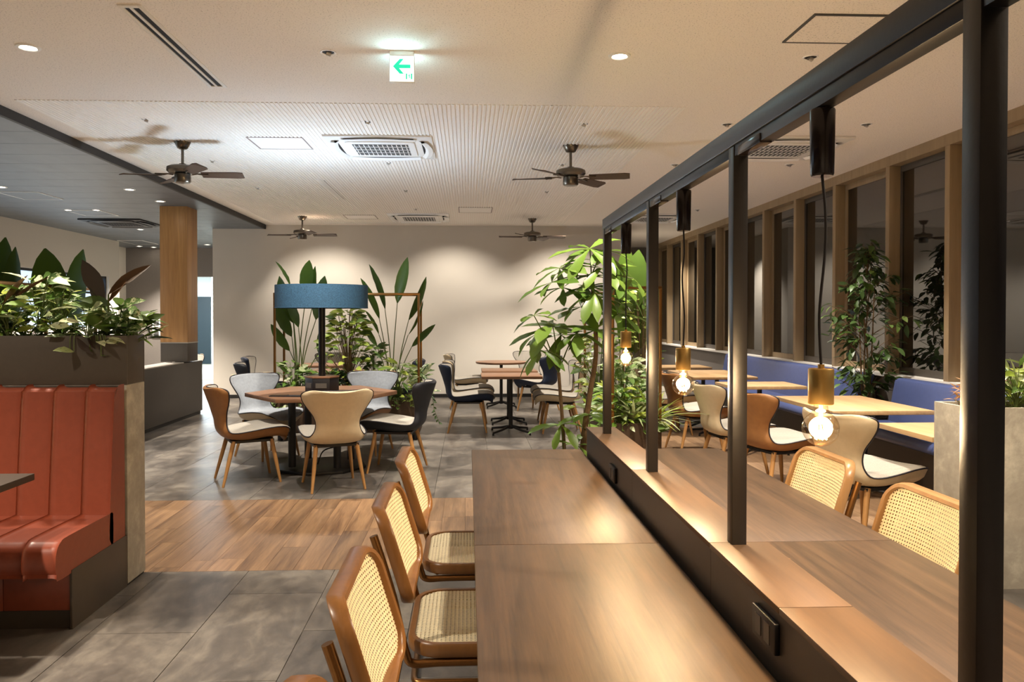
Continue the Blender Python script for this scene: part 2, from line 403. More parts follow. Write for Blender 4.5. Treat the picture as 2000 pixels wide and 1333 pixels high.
# slatted acoustic field let into the ceiling
rb = MB(); x = -3.3
while x < 1.63: rb.box(x, x+.019, 5.75, 13.2, CZ-.006, CZ+.001); x += .0335
rbo = rb.build('acoustic_ribs', 'rib_white', ceil); tag(rbo, 'fine white ribs of the acoustic ceiling field', kind='stuff')
ceil2 = struct('ceiling_left', 'black_fascia', 'lowered dark grey ceiling on the left', LW-.6, XL, -4, FL+.2, DZ+.008, DZ+.12)
bx('fascia', 'black_fascia', ceil2, XL-.02, XL+.012, -4, BW, DZ-.004, CZ)
y = -3.9
while y < FL:
    bx('ceiling_board', 'dark_ceiling', ceil2, LW-.55, XL-.03, y+.003, min(y+.45, FL)-.003, DZ, DZ+.01); y += .45
struct('wall_back', 'wall_plaster', 'pale plaster back wall', -4.2, 2.87, BW, BW+.2, 0, CZ)
struct('baseboard_back', 'baseboard_black', 'black baseboard of the back wall', -4.2, 2.87, BW-.012, BW, 0, .06)
struct('wall_back_return', 'wall_plaster', 'return of the back wall beside the windows', 2.67, 2.87, BW+.2, FW, 0, CZ)
struct('wall_back_left_return', 'wall_plaster', 'return of the back wall at the lift lobby', -4.4, -4.2, BW+.0, FL, 0, DZ+.05)
struct('wall_far_right', 'wall_dark', 'dark grey wall at the end of the window side', 2.67, 4.6, FW, FW+.2, 0, CZ)
# far wall with opening to the lift lobby
struct('wall_far_left', 'wall_dark', 'dark grey wall left of the lobby opening', -8.2, -6.45, FL, FL+.2, 0, DZ+.05)
struct('trim_1', 'wall_dark', 'dark grey header above the lobby opening', -6.45, -4.4, FL, FL+.2, 2.30, DZ+.05)
# left wall with long interior window
struct('wall_left', 'wall_cloth', 'grey cloth covered left wall above the window', LW-.2, LW, -4, 15.85, 2.2, DZ+.05)
struct('wall_left_lower', 'wall_cloth', 'grey cloth covered left wall below the window', LW-.2, LW, -4, 15.85, 0, 1.2)
struct('wall_left_end', 'wall_cloth', 'grey wall at the end of the window', LW-.2, LW, 15.4, 15.85, 1.2, 2.2)
struct('wall_left_recess', 'wall_plaster', 'recessed pale wall beside the far wall', -7.75, -7.55, 15.85, FL, 0, DZ+.05)
struct('wall_left_jog', 'wall_plaster', 'short step in the left wall', -7.75, LW-.2, 15.65, 15.85, 0, DZ+.05)
win = thing('window_1', 'long interior window in the left wall with a bright pale blue view', None, (LW, 11, 1.2), 0, kind='structure')
bx('pane', 'lit_window', win, -.15, -.14, -6, 4.4, 0, 1.0)
for zz in (.0, .32, .66, .97): bx('rail', 'black_plastic', win, -.13, -.06, -6, 4.4, zz-.012+.015*(zz == 0), zz+.025)
for yy in (-6, .2, 4.37): bx('frame_post', 'black_plastic', win, -.13, -.05, yy, yy+.035, 0, 1.0)
struct('wall_rear', 'wall_plaster', 'pale wall behind the viewer', LW-.2, 4.6, -4.2, -4, 0, 3.06)
# low grey partition and the wood column
lw_ = thing('low_partition', 'low dark grey partition with a pale top edge beside the wood column', 'partition', (-4.0, 9.2, 0))
bx('body', 'grey_laminate', lw_, -.12, .12, -2.6, 2.18, .05, .775, .002); bx('plinth', 'baseboard_black', lw_, -.1, .1, -2.6, 2.16, 0, .05); bx('cap', 'trim_metal', lw_, -.123, .123, -2.6, 1.45, .775, .79, .002)
co = thing('wood_clad_column', 'square wood clad column on a grey base under the dark ceiling', 'column', (-4.04, 10.93, 0))
bx('cladding', 'column_wood', co, -.185, .185, -.2, .2, 1.06, DZ, .003); bx('base', 'grey_laminate', co, -.183, .183, -.198, .198, .79, 1.045, .002); bx('base_trim', 'trim_metal', co, -.188, .188, -.203, .203, 1.045, 1.06)
# lift lobby
struct('wall_hall_back', 'hall_white', 'white wall of the lift lobby', -13, -4.2, 23.1, 23.3, 0, 3.0)
struct('wall_hall_left', 'hall_white', 'white side wall of the lift lobby', -13.2, -13, FL, 23.3, 0, 3.0)
struct('ceiling_hall', 'hall_white', 'white ceiling of the lift lobby', -13, -4.2, FL+.2, 23.3, 2.75, 2.85)
hf = struct('floor_hall', 'concrete', 'pale floor of the lift lobby', -13, -4.2, FL+.05, 23.1, -.006, .002)
hp = thing('lobby_ceiling_light', 'bright square light panel in the lift lobby ceiling', 'ceiling light', (-7.6, 20.2, 2.75))
bx('diffuser', 'hall_panel', hp, -.8, .8, -.8, .8, -.02, -.01); bx('frame', 'plastic_white', hp, -.84, .84, -.84, .84, -.01, 0)
light('lobby_light', 'AREA', (-7.6, 20.2, 2.70), 170, COOL, size=(1.6, 1.6), target=(-7.6, 20.2, 0))
d1 = PY(383, 580, 23.05); d2 = PY(412, 580, 23.05)
dr = thing('lobby_door', 'dark teal double door in the lift lobby', 'door', (d2.x-.55, 23.06, 0))
for s in (-1, 1):
    p = bx('door_leaf', 'teal_door', dr, min(0, s*.54)+.004, max(0, s*.54)-.004, -.03, .03, .01, d2.z); bx('handle', 'brass', p, s*.05-.02, s*.05+.02, -.07, -.03, 1.3, 1.36)
bx('door_frame', 'hall_steel', dr, -.6, .6, -.02, .035, d2.z, d2.z+.05)
e1 = PY(420, 560, 21.6); e2 = PY(433, 615, 21.6)
el = thing('lift_front', 'pale steel lift front with a call panel', 'lift', (e1.x+.6, 21.6, 0))
bx('jamb', 'plastic_white', el, -.68, -.58, -.05, .1, 0, 2.75); bx('lintel', 'plastic_white', el, -.58, .9, -.05, .1, 2.25, 2.36); bx('panel', 'hall_steel', el, -.58, .9, 0, .06, 0, 2.25)
bx('transom', 'teal_door', el, -.58, .9, 0, .06, 2.36, 2.75)
cp = bx('call_panel', 'trim_metal', el, e2.x-el.location.x-.1, e2.x-el.location.x+.1, -.03, 0, .75, 1.5, .005)
for k, zz in enumerate((1.38, 1.2, 1.05, .9)): bx('call_button', 'call_light' if k == 0 else 'grille_dark', cp, e2.x-el.location.x-.04, e2.x-el.location.x+.04, -.04, -.03, zz-.03, zz+.03)
for k, (py, nm) in enumerate(((632, 'upper'), (652, 'lower'))):
    p = PY(306, py, FL-.01); s = thing('wall_plate', 'small white framed plate on dark wall beside wood column, %s of two' % nm, 'plate', (p.x, FL, p.z), group='framed plates')
    bx('frame', 'plastic_white', s, -.09, .09, -.02, -.0, -.09, .09); bx('insert', 'grille_dark', s, -.05, .05, -.024, -.02, -.05, .05)

# window wall
SILL = .85
tag(bx('wall_right', 'wall_dark', None, XR, XR+.2, -4, FW, 0, SILL-.03), 'grey wall below the window band', None, None, 'structure')
struct('trim_2', 'paint_white', 'pale window sill ledge', XR-.06, XR+.2, -4, FW, SILL-.03, SILL)
struct('trim_3', 'mullion_wood', 'wood head band above the windows', XR-.05, XR+.2, -4, FW, 2.9, CZ)
MY = [1.2, 2.28, 3.35, 4.4, 5.45, 6.51, 7.46, 8.57, 9.62, 10.66, 11.68, 12.71, 13.76, 14.82, 15.88, 16.9]
mul_me = MB().box(-.05, .14, -.035, .035, SILL, 2.9).mesh('mullion', .004); mul_me.materials.append(M['mullion_wood'])
for i, my in enumerate(MY):
    ny = MY[i+1] if i+1 < len(MY) else FW; wdt = ny-my
    wn = thing('window_%d' % (i+2), 'tall dark window pane with wood mullion in the window band', None, (XR, my, 0), 0, kind='structure')
    link('mullion', mul_me, 'mullion_wood', wn)
    sf = MB(); a, b = .035, wdt-.035
    sw = .045 if i % 2 == 0 else .02
    sf.box(.06, .10, a, a+sw, SILL, 2.9).box(.06, .10, b-sw, b, SILL, 2.9).box(.06, .10, a+sw, b-sw, SILL, SILL+.07).box(.06, .10, a+sw, b-sw, 2.84, 2.9)
    sf.build('sash_frame', 'mullion_wood' if i % 2 == 0 else 'grey_laminate', wn, .003)
    bx('pane', 'night_glass', wn, .076, .084, a+sw, b-sw, SILL+.07, 2.84)
struct('ground_outside', 'soil', 'dark ground outside the windows', 4.4, 30, -10, 40, -3.2, -3)

# ------------------------------------------------------------------ long communal table with raised ridge, frame and pendants
TZ = .71; SZ = .845
tb = thing('communal_table', 'long dark walnut table with raised central ridge, in the foreground', 'table', (.68, 2.2, 0))
def loc(x, y): return x-.68, y-2.2
for nm, x0, x1 in (('left', .02, .6), ('right', .775, 1.345)):
    for (y0, y1) in ((-1.6, .672), (.675, 2.372), (2.375, 4.07)):
        bx('tabletop', 'walnut_table', tb, x0-.68, x1-.68, y0-2.2, y1-2.2, TZ-.035, TZ, .002)
seams = [-1.5, -.4, .55, 1.484, 1.92, 2.853, 3.955]
for a, b in zip(seams[:-1], seams[1:]):
    c = bx('ridge_board', 'walnut_strip', tb, .612-.68, .762-.68, a+.0012-2.2, b-.0012-2.2, SZ-.014, SZ, .0015)
for a, b in ((-1.5, .55), (.55, 1.92), (1.92, 2.853), (2.853, 3.955)):
    bx('ridge_side', 'strip_side', tb, .616-.68, .628-.68, a+.001-2.2, b-.001-2.2, TZ-.06, SZ-.014); bx('ridge_side', 'strip_side', tb, .746-.68, .758-.68, a+.001-2.2, b-.001-2.2, TZ-.06, SZ-.014)
bx('ridge_end', 'strip_side', tb, .628-.68, .746-.68, 3.94-2.2, 3.954-2.2, TZ-.06, SZ-.014)
bx('shadow_gap', 'strip_side', tb, .6-.68, .775-.68, -1.5-2.2, 3.94-2.2, TZ-.06, TZ-.02)
for yy in (-1.2, .7, 2.2, 3.7): bx('leg_panel', 'black_steel', tb, -.25, .25, yy-2.2-.03, yy-2.2+.03, 0, TZ-.035, .003)
bx('under_rail', 'black_steel', tb, -.05, .05, -1.5, 1.5, TZ-.12, TZ-.06)
for px, py, nm in ((1198, 925, 'far'), (1497, 1228, 'near')):
    p = PX(px, py, .612)
    so = thing('power_outlet', 'black twin power outlet on the ridge side, %s one' % ('nearest the viewer' if nm == 'near' else 'by the far post'), 'outlet', (.616, p.y, p.z), group='ridge power outlets')
    bx('plate', 'black_plastic', so, -.012, 0, -.06, .06, -.032, .032, .003)
    for k in (-.022, .024): bx('socket', 'outlet_face', so, -.0135, -.012, k-.014, k+.014, -.02, .02)
# black steel frame
fr = thing('steel_frame', 'black steel portal frame with posts and top beam on the table ridge', 'frame', (.681, 2.3, SZ))
PYS = (3.735, 2.815, 1.915, .99, .07, -.85)
BZ0, BZ1 = 1.825-SZ, 1.895-SZ
for yy in PYS: bx('post', 'frame_steel', fr, -.0185, .0185, yy-2.3-.0185, yy-2.3+.0185, 0, BZ0+.02, .0012)
bx('beam', 'frame_steel', fr, -.0205, .0205, -.872-2.3, 3.757-2.3, BZ0+.022, BZ1, .0015)
for a, b in zip(PYS[1:], PYS): bx('lighting_track', 'black_steel', fr, -.0165, .0165, a-2.3+.02, b-2.3-.02, BZ0-.006, BZ0+.022, .001)
for a, b in ((3.735, 2.815), (2.815, 1.915), (1.915, .99)):
    bx('track_adapter', 'dark_glossy', fr, -.019, .010, a-2.3-.19, a-2.3-.05, BZ0-.010, BZ0+.012, .001)
# pendants
for k, (py, bz, wd, lab) in enumerate(((1.455, 1.20, (.006, -.004, .003), 'nearest glowing globe bulb pendant with brass socket'), (2.405, 1.20, (-.004, .003, -.002), 'middle glowing globe bulb pendant with brass socket'), (3.29, 1.235, (.001, 0, 0), 'farthest glowing globe bulb pendant, before the leafy tree'))):
    pd = thing('pendant_lamp', lab, 'pendant lamp', (.681, py, bz), group='bulb pendants under the steel frame')
    top = 1.817-bz
    MB().lathe([(.0, 0), (.0195, 0), (.0215, .004), (.0235, .125), (.0225, .128), (0, .128)], 24, (0, 0, top-.128)).build('canopy', 'dark_glossy', pd, smooth=True)
    pts = [(0, 0, top-.128), (.004+wd[0]*.5, 0, top-.2), (wd[0], 0, top*.55), (wd[1], 0, top*.36), (0, 0, .125)]
    MB().tube(catm(pts, 6), .0028, 8).build('cord', 'cable', pd, smooth=True)
    MB().lathe([(0, .127), (.006, .127), (.006, .119), (.0225, .119), (.0235, .117), (.0235, .052), (.0225, .050), (0, .050)], 32).build('socket', 'brass', pd, smooth=True)
    g = [(.0125, .05), (.0135, .04), (.0165, .033)]
    for a in range(38, 181, 10): g.append((.0345*math.sin(R(a)), .0345*math.cos(R(a))*1.0+.003))
    g[-1] = (0, g[-1][1])
    bl = MB().lathe(g, 32).build('bulb', 'bulb_glass', pd, smooth=True)
    fm = MB()
    for j in range(6):
        a = j*PI/3; fm.tube([(.006*math.cos(a), .006*math.sin(a), .014), (.0105*math.cos(a+.4), .0105*math.sin(a+.4), -.018)], .0011, 5)
    fm.build('filament', 'filament', bl)
    MB().tube([(0, 0, .05), (0, 0, .02)], .0035, 8).build('stem', 'plastic_white', bl)
    light('pendant_glow', 'POINT', (.681, py, bz), 8.5, (1, .74, .46), .027)

# ------------------------------------------------------------------ cane cantilever chairs (facing +y)
def rrect(w, h, r, n=7):
    out = []
    for cx, cy, a0 in ((w/2-r, h/2-r, 0), (-w/2+r, h/2-r, 90), (-w/2+r, -h/2+r, 180), (w/2-r, -h/2+r, 270)):
        for k in range(n): a = R(a0+90*k/(n-1)); out.append((cx+r*math.cos(a), cy+r*math.sin(a)))
    return out
def ring(w, h, r, fw, d, mp):
    sec = [(.0, -.35), (.0, .35), (.2, .5), (.8, .5), (1, .35), (1, -.35), (.8, -.5), (.2, -.5)]
    rows = [rrect(w-2*t*fw, h-2*t*fw, max(r-t*fw, .012)) for t, _ in sec]
    n = len(rows[0]); mb = MB(); S = len(sec); vs = []
    for i in range(n):
        for k, (t, dd) in enumerate(sec): a, b = rows[k][i]; vs.append(mp(a, b, dd*d))
    fs = [(i*S+k, i*S+(k+1) % S, ((i+1) % n)*S+(k+1) % S, ((i+1) % n)*S+k) for i in range(n) for k in range(S)]
    return mb.add(vs, fs)
def cane(w, h, r, pitch, mp, hole=.62):
    nx = round(w/pitch); ny = round(h/pitch); px = w/nx; py = h/ny; mb = MB()
    for i in range(nx):
        for j in range(ny):
            cx = -w/2+(i+.5)*px; cy = -h/2+(j+.5)*py
            ex = abs(cx)-(w/2-r); ey = abs(cy)-(h/2-r)
            if ex > 0 and ey > 0 and math.hypot(ex, ey) > r: continue
            o = [(cx+sx*px/2, cy+sy*py/2) for sx, sy in ((-1, -1), (0, -1), (1, -1), (1, 0), (1, 1), (0, 1), (-1, 1), (-1, 0))]
            hh = [(cx+hole*px/2*a, cy+hole*py/2*b) for a, b in ((-.72, -.72), (0, -1), (.72, -.72), (1, 0), (.72, .72), (0, 1), (-.72, .72), (-1, 0))]
            vs = [mp(a, b, 0) for a, b in o]+[mp(a, b, .0006) for a, b in hh]
            mb.add(vs, [(k, (k+1) % 8, 8+(k+1) % 8, 8+k) for k in range(8)])
    return mb
def seatmap(a, b, d): return (a, b+.01, .452+d-.006*(1-(a/.22)**2)*(1-(b/.22)**2)*(abs(d) < .01))
def backmap(a, b, d):
    return (a, -.236-.30*b-.5*b*b*0-.035*(1-(a/.235)**2)+d, .712+b*.96)
def cane_chair(name, label, frame, group):
    t = thing(name, label, 'chair', group=group)
    ring(.47, .44, .10, .024, .040, lambda a, b, d: (a, b+.01, .448+d)).build('seat_frame', frame, t, smooth=True)
    cane(.432, .402, .085, .0125, lambda a, b, d: (a, b+.01, .464+d-.004*(1-(a/.22)**2)*(1-(b/.21)**2)), .40).build('seat_cane', 'cane', t)
    ring(.47, .30, .075, .019, .038, backmap).build('back_frame', frame, t, smooth=True)
    cane(.440, .270, .062, .0118, lambda a, b, d: backmap(a, b, d+.006), .46).build('back_cane', 'cane', t)
    for s in (-1, 1):
        x = s*.228
        p = [(x, -.303, .785), (x, -.275, .70), (x, -.246, .60), (x, -.224, .50), (x, -.211, .445), (x*.99, -.19, .412), (x*.97, -.1, .412), (x*.97, .14, .412), (x*.97, .205, .405), (x, .232, .37), (x, .234, .2), (x, .234, .06), (x, .215, .018), (x, .16, .0125), (x, -.1, .0125), (x, -.2, .0125), (x*.93, -.235, .0125), (x*.6, -.242, .0125), (0, -.242, .0125)]
        MB().tube(catm(p, 5), .0125, 10).build('frame_tube', 'chair_bronze', t, smooth=True)
    MB().tube([(-.18, -.15, .418), (.18, -.15, .418)], .008, 8).build('seat_rail', 'chair_bronze', t, smooth=True)
    return t
cl = cane_chair('cane_chair', 'cane seat cantilever chair at the far end of the long table, left side', 'bent_frame', 'cane chairs along the left of the table')
LX = .03
cl.location = (LX, 3.17, 0); cl.rotation_euler = (0, 0, -PI/2)
dup(cl, (LX, 2.45, 0), -PI/2, 'second cane seat cantilever chair on the left, its rounded seat fully in view')
dup(cl, (LX, 1.72, 0), -PI/2, 'nearest cane backed chair on the left, cut by the lower edge')
dup(cl, (LX, 1.035, 0), -PI/2, 'cane chair of which only the wooden back top shows in the bottom corner')
cr = cane_chair('cane_chair', 'cane backed chair on the right side beside the cream wing chair', 'beech_frame', 'cane chairs along the right of the table')
RXc = 1.19
cr.location = (RXc, 3.1, 0); cr.rotation_euler = (0, 0, PI/2)
dup(cr, (RXc, 2.37, 0), PI/2, 'cane backed chair on the right side, nearest the thick black post')

# ------------------------------------------------------------------ wing chairs (facing +y)
TB = [(.300, .395, .05, 0), (.312, .405, .11, 0), (.315, .422, .165, 0), (.295, .444, .215, 0), (.24, .462, .25, 0), (.12, .462, .268, .0), (-.02, .448, .268, .0), (-.13, .440, .25, .005),
      (-.20, .452, .215, .015), (-.235, .50, .185, .03), (-.252, .56, .178, .045), (-.27, .62, .20, .062), (-.288, .68, .242, .085), (-.308, .735, .278, .105), (-.322, .775, .292, .115), (-.330, .80, .288, .118), (-.336, .815, .265, .105), (-.338, .822, .22, .08)]
def shell_grid(NV=44, NU=18):
    cp = [Vector((a, b, c)) for a, b, c, _ in TB]; wr = [Vector((d, 0, 0)) for *_, d in TB]
    per = NV/(len(TB)-1); n = 3
    A = catm(cp, n); W = catm(wr, n); G = []
    for i, (p, q) in enumerate(zip(A, W)):
        row = []
        for j in range(NU+1):
            u = -1+2*j/NU; u = math.copysign(abs(u)**.85, u)
            y = p.x+q.x*u*u; z = p.y; k = i/(len(A)-1)
            if k < .45: z += .018*u*u*math.sin(PI*k/.45)
            row.append(Vector((p.z*u, y, z)))
        G.append(row)
    return G
def shell_meshes():
    G = shell_grid(); n = len(G); m = len(G[0])
    def nrm(i, j):
        a = G[min(i+1, n-1)][j]-G[max(i-1, 0)][j]; b = G[i][min(j+1, m-1)]-G[i][max(j-1, 0)]
        v = b.cross(a); return v.normalized()
    N = [[nrm(i, j) for j in range(m)] for i in range(n)]
    if N[n//3][m//2].z < 0: N = [[-v for v in r] for r in N]
    out = []; inn = []
    for i in range(n):
        k = i/(n-1); th = .085 if k < .36 else (.085+( .034-.085)*min(1, (k-.36)/.2))
        ek = min(1, i/5.0, (n-1-i)/3.0); ek = math.sqrt(max(0, 1-(1-ek)**2))
        ro = []; ri = []
        for j in range(m):
            u = -1+2*j/(m-1); e = math.sqrt(max(0, 1-abs(u)**3.2))*ek
            d = N[i][j].copy()
            if k < .45: d = (d*(k/.45)+Vector((0, 0, 1))*(1-k/.45)).normalized()
            ro.append(G[i][j]-d*th*e); ri.append(G[i][j]+N[i][j]*.020*math.sqrt(max(0, 1-abs(u)**4))*ek)
        out.append(ro); inn.append(ri)
    rim = [G[i][0] for i in range(n)]+[G[n-1][j] for j in range(1, m)]+[G[i][m-1] for i in range(n-2, -1, -1)]+[G[0][j] for j in range(m-2, 0, -1)]
    o = MB().grid(out).mesh('shell', smooth=True); i_ = MB().grid(inn).mesh('upholstery', smooth=True)
    pm = MB().tube(rim, .0055, 6, closed=True).mesh('piping', smooth=True)
    return o, i_, pm
SHELL, PAD, PIPE = shell_meshes()
LEG = {}
for sx in (-1, 1):
    for sy in (-1, 1):
        ys = .16 if sy > 0 else -.15; yb = .225 if sy > 0 else -.245
        LEG[sx, sy] = MB().tube([(sx*.165, ys, .37), (sx*.19, (ys+yb)/2, .185), (sx*.215, yb, 0)], [.019, .0165, .0105], 12).mesh('leg', smooth=True)
UNDER = MB().box(-.18, .18, -.17, .18, .352, .372).mesh('under_frame')
def wing_chair(label, outer, inner='fabric_grey', group=None, pipe='piping'):
    t = thing('wing_chair', label, 'chair', group=group)
    link('shell', SHELL, outer, t); p = link('upholstery', PAD, inner, t); link('piping', PIPE, pipe, p)
    for k, me in LEG.items(): link('leg', me, 'oak_leg', t)
    link('under_frame', UNDER, 'black_steel', t); return t
PROTO = {}
def wc(x, y, d, outer, label, group, inner='fabric_grey'):
    k = (outer, inner)
    if k not in PROTO:
        o = PROTO[k] = wing_chair(label, outer, inner, group); o.location = (x, y, 0); o.rotation_euler = (0, 0, facing(*d))
    else: o = dup(PROTO[k], (x, y, 0), facing(*d), label, group)
    return o
plain('fabric_blanket', '8d9298', .9, grain=.1, gs=40, bump=.3)
HC = (-1.37, 7.27)
g = 'wing chairs around the hexagonal table'
wc(-1.13, 6.47, (-.34, .9), 'cream', 'cream leather wing chair seen from behind before the hexagonal table', g)
wc(-1.90, 6.72, (.85, .42), 'camel', 'camel brown wing chair at the left of the hexagonal table', g)
wc(-.66, 7.13, (-1, .12), 'charcoal', 'black wing chair at the right of the hexagonal table', g)
wc(-2.03, 7.86, (.7, -.6), 'cream', 'grey blue padded wing chair behind the left of the hexagonal table', g, 'fabric_blanket')
wc(-1.08, 8.08, (-.25, -.9), 'camel', 'grey padded wing chair facing the viewer beside the lamp base', g, 'fabric_blanket')
g = 'wing chairs in the rear seating area'
wc(.0, 9.52, (1, 0), 'navy', 'navy blue wing chair at the left of the nearest rear square table', g)
wc(.02, 10.33, (1, 0), 'cream', 'cream wing chair right behind the navy one at the rear square tables', g)
wc(-.02, 12.0, (1, -.05), 'cream', 'pale wing chair at the rear left, before the back wall', g)
wc(1.13, 9.42, (-1, .02), 'cream', 'cream wing chair at the right of the nearest rear square table', g)
wc(1.17, 10.2, (-1, .02), 'cream', 'cream wing chair right of the second rear square table', g)
wc(1.05, 11.5, (-.8, .6), 'navy', 'navy wing chair turned away in front of the back wall', g)
wc(.95, 12.75, (-.4, -.9), 'cream', 'striped pale wing chair facing forward at the back wall', g)
wc(-2.95, 11.4, (1, .1), 'navy', 'blue wing chair behind the planter, near the back wall', g)
wc(-2.62, 9.95, (1, .3), 'charcoal', 'dark wing chair with pale lining just behind the planter frame', g)
wc(-2.15, 12.3, (.1, -1), 'cream', 'cream wing chair glimpsed between the palm stalks', g)
wc(-.95, 10.6, (-1, 0), 'navy', 'dark wing chair glimpsed behind the right end of the planter', g)
wc(-4.42, 11.95, (-.2, -1), 'cream', 'pale wing chair peeping out behind the low partition', g)
g = 'wing chairs along the window tables'
wc(2.52, 4.78, (.9, .32), 'cream', 'cream wing chair with grey seat beside the concrete planter', g)
wc(2.46, 6.02, (.9, .25), 'camel', 'camel brown wing chair at the large oak table', g)
wc(2.36, 6.72, (.95, .1), 'cream', 'cream wing chair behind the third post at the large oak table', g)
wc(2.40, 8.02, (.95, .1), 'camel', 'brown wing chair with pale seat seen past the middle bulb', g)
wc(2.42, 9.2, (.95, .1), 'cream', 'cream wing chair at the third window table', g)
wc(2.42, 9.85, (.95, .1), 'cream', 'cream wing chair farther along the third window table', g)

# ------------------------------------------------------------------ hexagonal table with lamp
hx = thing('hexagonal_table', 'hexagonal walnut table on black columns with a lamp in its middle', 'table', (HC[0], HC[1], 0))
pts = [(.70*math.cos(R(187+60*k)), .70*math.sin(R(187+60*k))) for k in range(6)]
MB().prism(pts, TZ-.035, TZ).build('tabletop', 'hex_wood', hx, .003)
for k in range(4):
    a = R(37+90*k); MB().tube([(.30*math.cos(a), .30*math.sin(a), .04), (.30*math.cos(a), .30*math.sin(a), TZ-.035)], .035, 12).build('column', 'black_steel', hx, smooth=True)
MB().prism([(.42*math.cos(R(37+45*k)), .42*math.sin(R(37+45*k))) for k in range(8)], 0, .025).build('base_plate', 'black_steel', hx, .004)
MB().tube(catm([(.02, -.1, TZ-.035), (.03, -.12, .4), (.12, -.2, .3), (.16, -.1, .22), (.02, -.05, .16), (-.04, -.02, .03)], 6), .006, 6).build('power_cable', 'cable', hx, smooth=True)
lp = thing('table_lamp', 'tall lamp with wide blue drum shade standing on the hexagonal table', 'lamp', (HC[0], HC[1], TZ))
hb = [(.155*math.cos(R(187+60*k)), .155*math.sin(R(187+60*k))) for k in range(6)]
MB().prism(hb, 0, .135).build('base_box', 'black_plastic', lp, .002); MB().prism([(x*1.03, y*1.03) for x, y in hb], .135, .15).build('base_cap', 'hex_wood', lp, .002)
for k, a in enumerate((217, 277)):
    ca, sa = math.cos(R(a)), math.sin(R(a)); o = bx('outlet', 'outlet_face', lp, -.05, .05, -.003, .003, .045, .09); o.location = (ca*.1355, sa*.1355, 0); o.rotation_euler = (0, 0, R(a+90))
MB().tube([(0, 0, .15), (0, 0, 1.0)], .032, 20).build('pole', 'black_steel', lp, smooth=True)
ps = PY(629, 558, HC[1]); pb = PY(629, 602, HC[1]); z0 = pb.z-TZ; z1 = ps.z-TZ; RS = .427
sh = MB().lathe([(RS, z0), (RS, z1), (RS-.004, z1), (RS-.004, z0), (RS, z0)], 64); so = sh.build('shade', 'shade_blue', lp, smooth=True)
MB().tube([(RS*math.cos(2*PI*k/48), RS*math.sin(2*PI*k/48), z0) for k in range(48)], .003, 6, True).build('shade_hem', 'shade_blue', so)
MB().lathe([(0, z0+.03), (RS-.006, z0+.03), (RS-.006, z0+.036), (0, z0+.036)], 48).build('light_block_disc', 'shade_blue', lp)  # opaque disc added to block light downward, so the lamp only shines up
for k in range(3):
    a = R(20+120*k); MB().tube([(0, 0, z1-.05), (RS*math.cos(a), RS*math.sin(a), z1-.05)], .004, 6).build('spoke', 'black_steel', lp)
for k in range(3):
    a = R(80+120*k); MB().lathe([(0, 0), (.02, .0), (.028, .03), (.02, .055), (0, .06)], 14, (.16*math.cos(a), .16*math.sin(a), z0+.07)).build('lamp_bulb', 'lamp_diffuser', lp, smooth=True)
light('table_lamp_glow', 'POINT', (HC[0], HC[1], TZ+z1-.03), 32, (.70, .85, 1), .12)
mt = thing('menu_tray', 'thin dark tray lying on the left of the hexagonal table', 'tray', (-1.6, 6.86, TZ), R(-8))
MB().box(-.15, .15, -.05, .05, 0, .008).build('tray', 'charcoal', mt, .003); MB().box(-.14, .0, -.04, .04, .008, .013).build('card', 'walnut_strip', mt, .001)

# ------------------------------------------------------------------ pedestal tables
def ped_table(label, x0, x1, y0, y1, mat, group, z=TZ, feet='star', npost=1, rnd_=False):
    cx, cy = (x0+x1)/2, (y0+y1)/2; t = thing('pedestal_table', label, 'table', (cx, cy, 0), group=group)
    if rnd_: MB().lathe([(0, z-.03), ((x1-x0)/2-.01, z-.03), ((x1-x0)/2, z-.02), ((x1-x0)/2, z), (0, z)], 40).build('tabletop', mat, t, smooth=True)
    else: MB().box(x0-cx, x1-cx, y0-cy, y1-cy, z-.032, z).build('tabletop', mat, t, .003)
    for k in range(npost):
        oy = 0 if npost == 1 else (-.27+.54*k)
        MB().tube([(0, oy, .05), (0, oy, .09), (0, oy, z-.045), (0, oy, z-.032)], [.03, .025, .025, .06], 14).build('post', 'black_steel', t, smooth=True)
        for q in range(4):
            a = R(45+90*q) if npost == 1 else R(33+114*(q % 2)+180*(q//2))
            L = .31; e = (L*math.cos(a), oy+L*math.sin(a))
            MB().tube([(0, oy, .085), (e[0]*.5, oy+(e[1]-oy)*.5, .05), (e[0], e[1], .028), (e[0], e[1], 0)], [.018, .015, .012, .014], 8).build('foot', 'black_steel', t, smooth=True)
    return t
g = 'dark tables in the rear seating area'
ped_table('nearest rear walnut table on a black star foot', .16, .88, 9.0, 9.65, 'hex_wood', g)
ped_table('second rear walnut table just behind the nearest one', .18, .9, 9.85, 10.5, 'hex_wood', g)
ped_table('farthest rear walnut table with rounded top before the back wall', .12, .92, 11.6, 12.4, 'hex_wood', g, rnd_=True)
ped_table('walnut table half hidden behind the planter', -2.05, -1.35, 9.8, 10.5, 'hex_wood', g)
ped_table('walnut table behind the planter nearest the back wall', -2.5, -1.7, 11.1, 11.8, 'hex_wood', g)
g = 'oak tables along the blue bench'
ped_table('oak table cut off by the concrete planter', 2.72, 3.45, 4.39, 5.0, 'oak_table', g)
ped_table('large oak table behind the nearest bulb', 2.72, 3.5, 5.62, 6.72, 'oak_table', g, npost=2)
ped_table('small oak table between the third post and the tree', 2.67, 3.43, 7.63, 8.2, 'oak_table', g)
ped_table('long oak table behind the middle bulb', 2.62, 3.38, 8.82, 10.0, 'oak_table', g, npost=2)
ped_table('farthest oak table near the end of the blue bench', 2.62, 3.38, 10.5, 11.1, 'oak_table', g)
t = thing('booth_table', 'dark table corner jutting in beside the red booth', 'table', (-2.5, 3.1, 0))
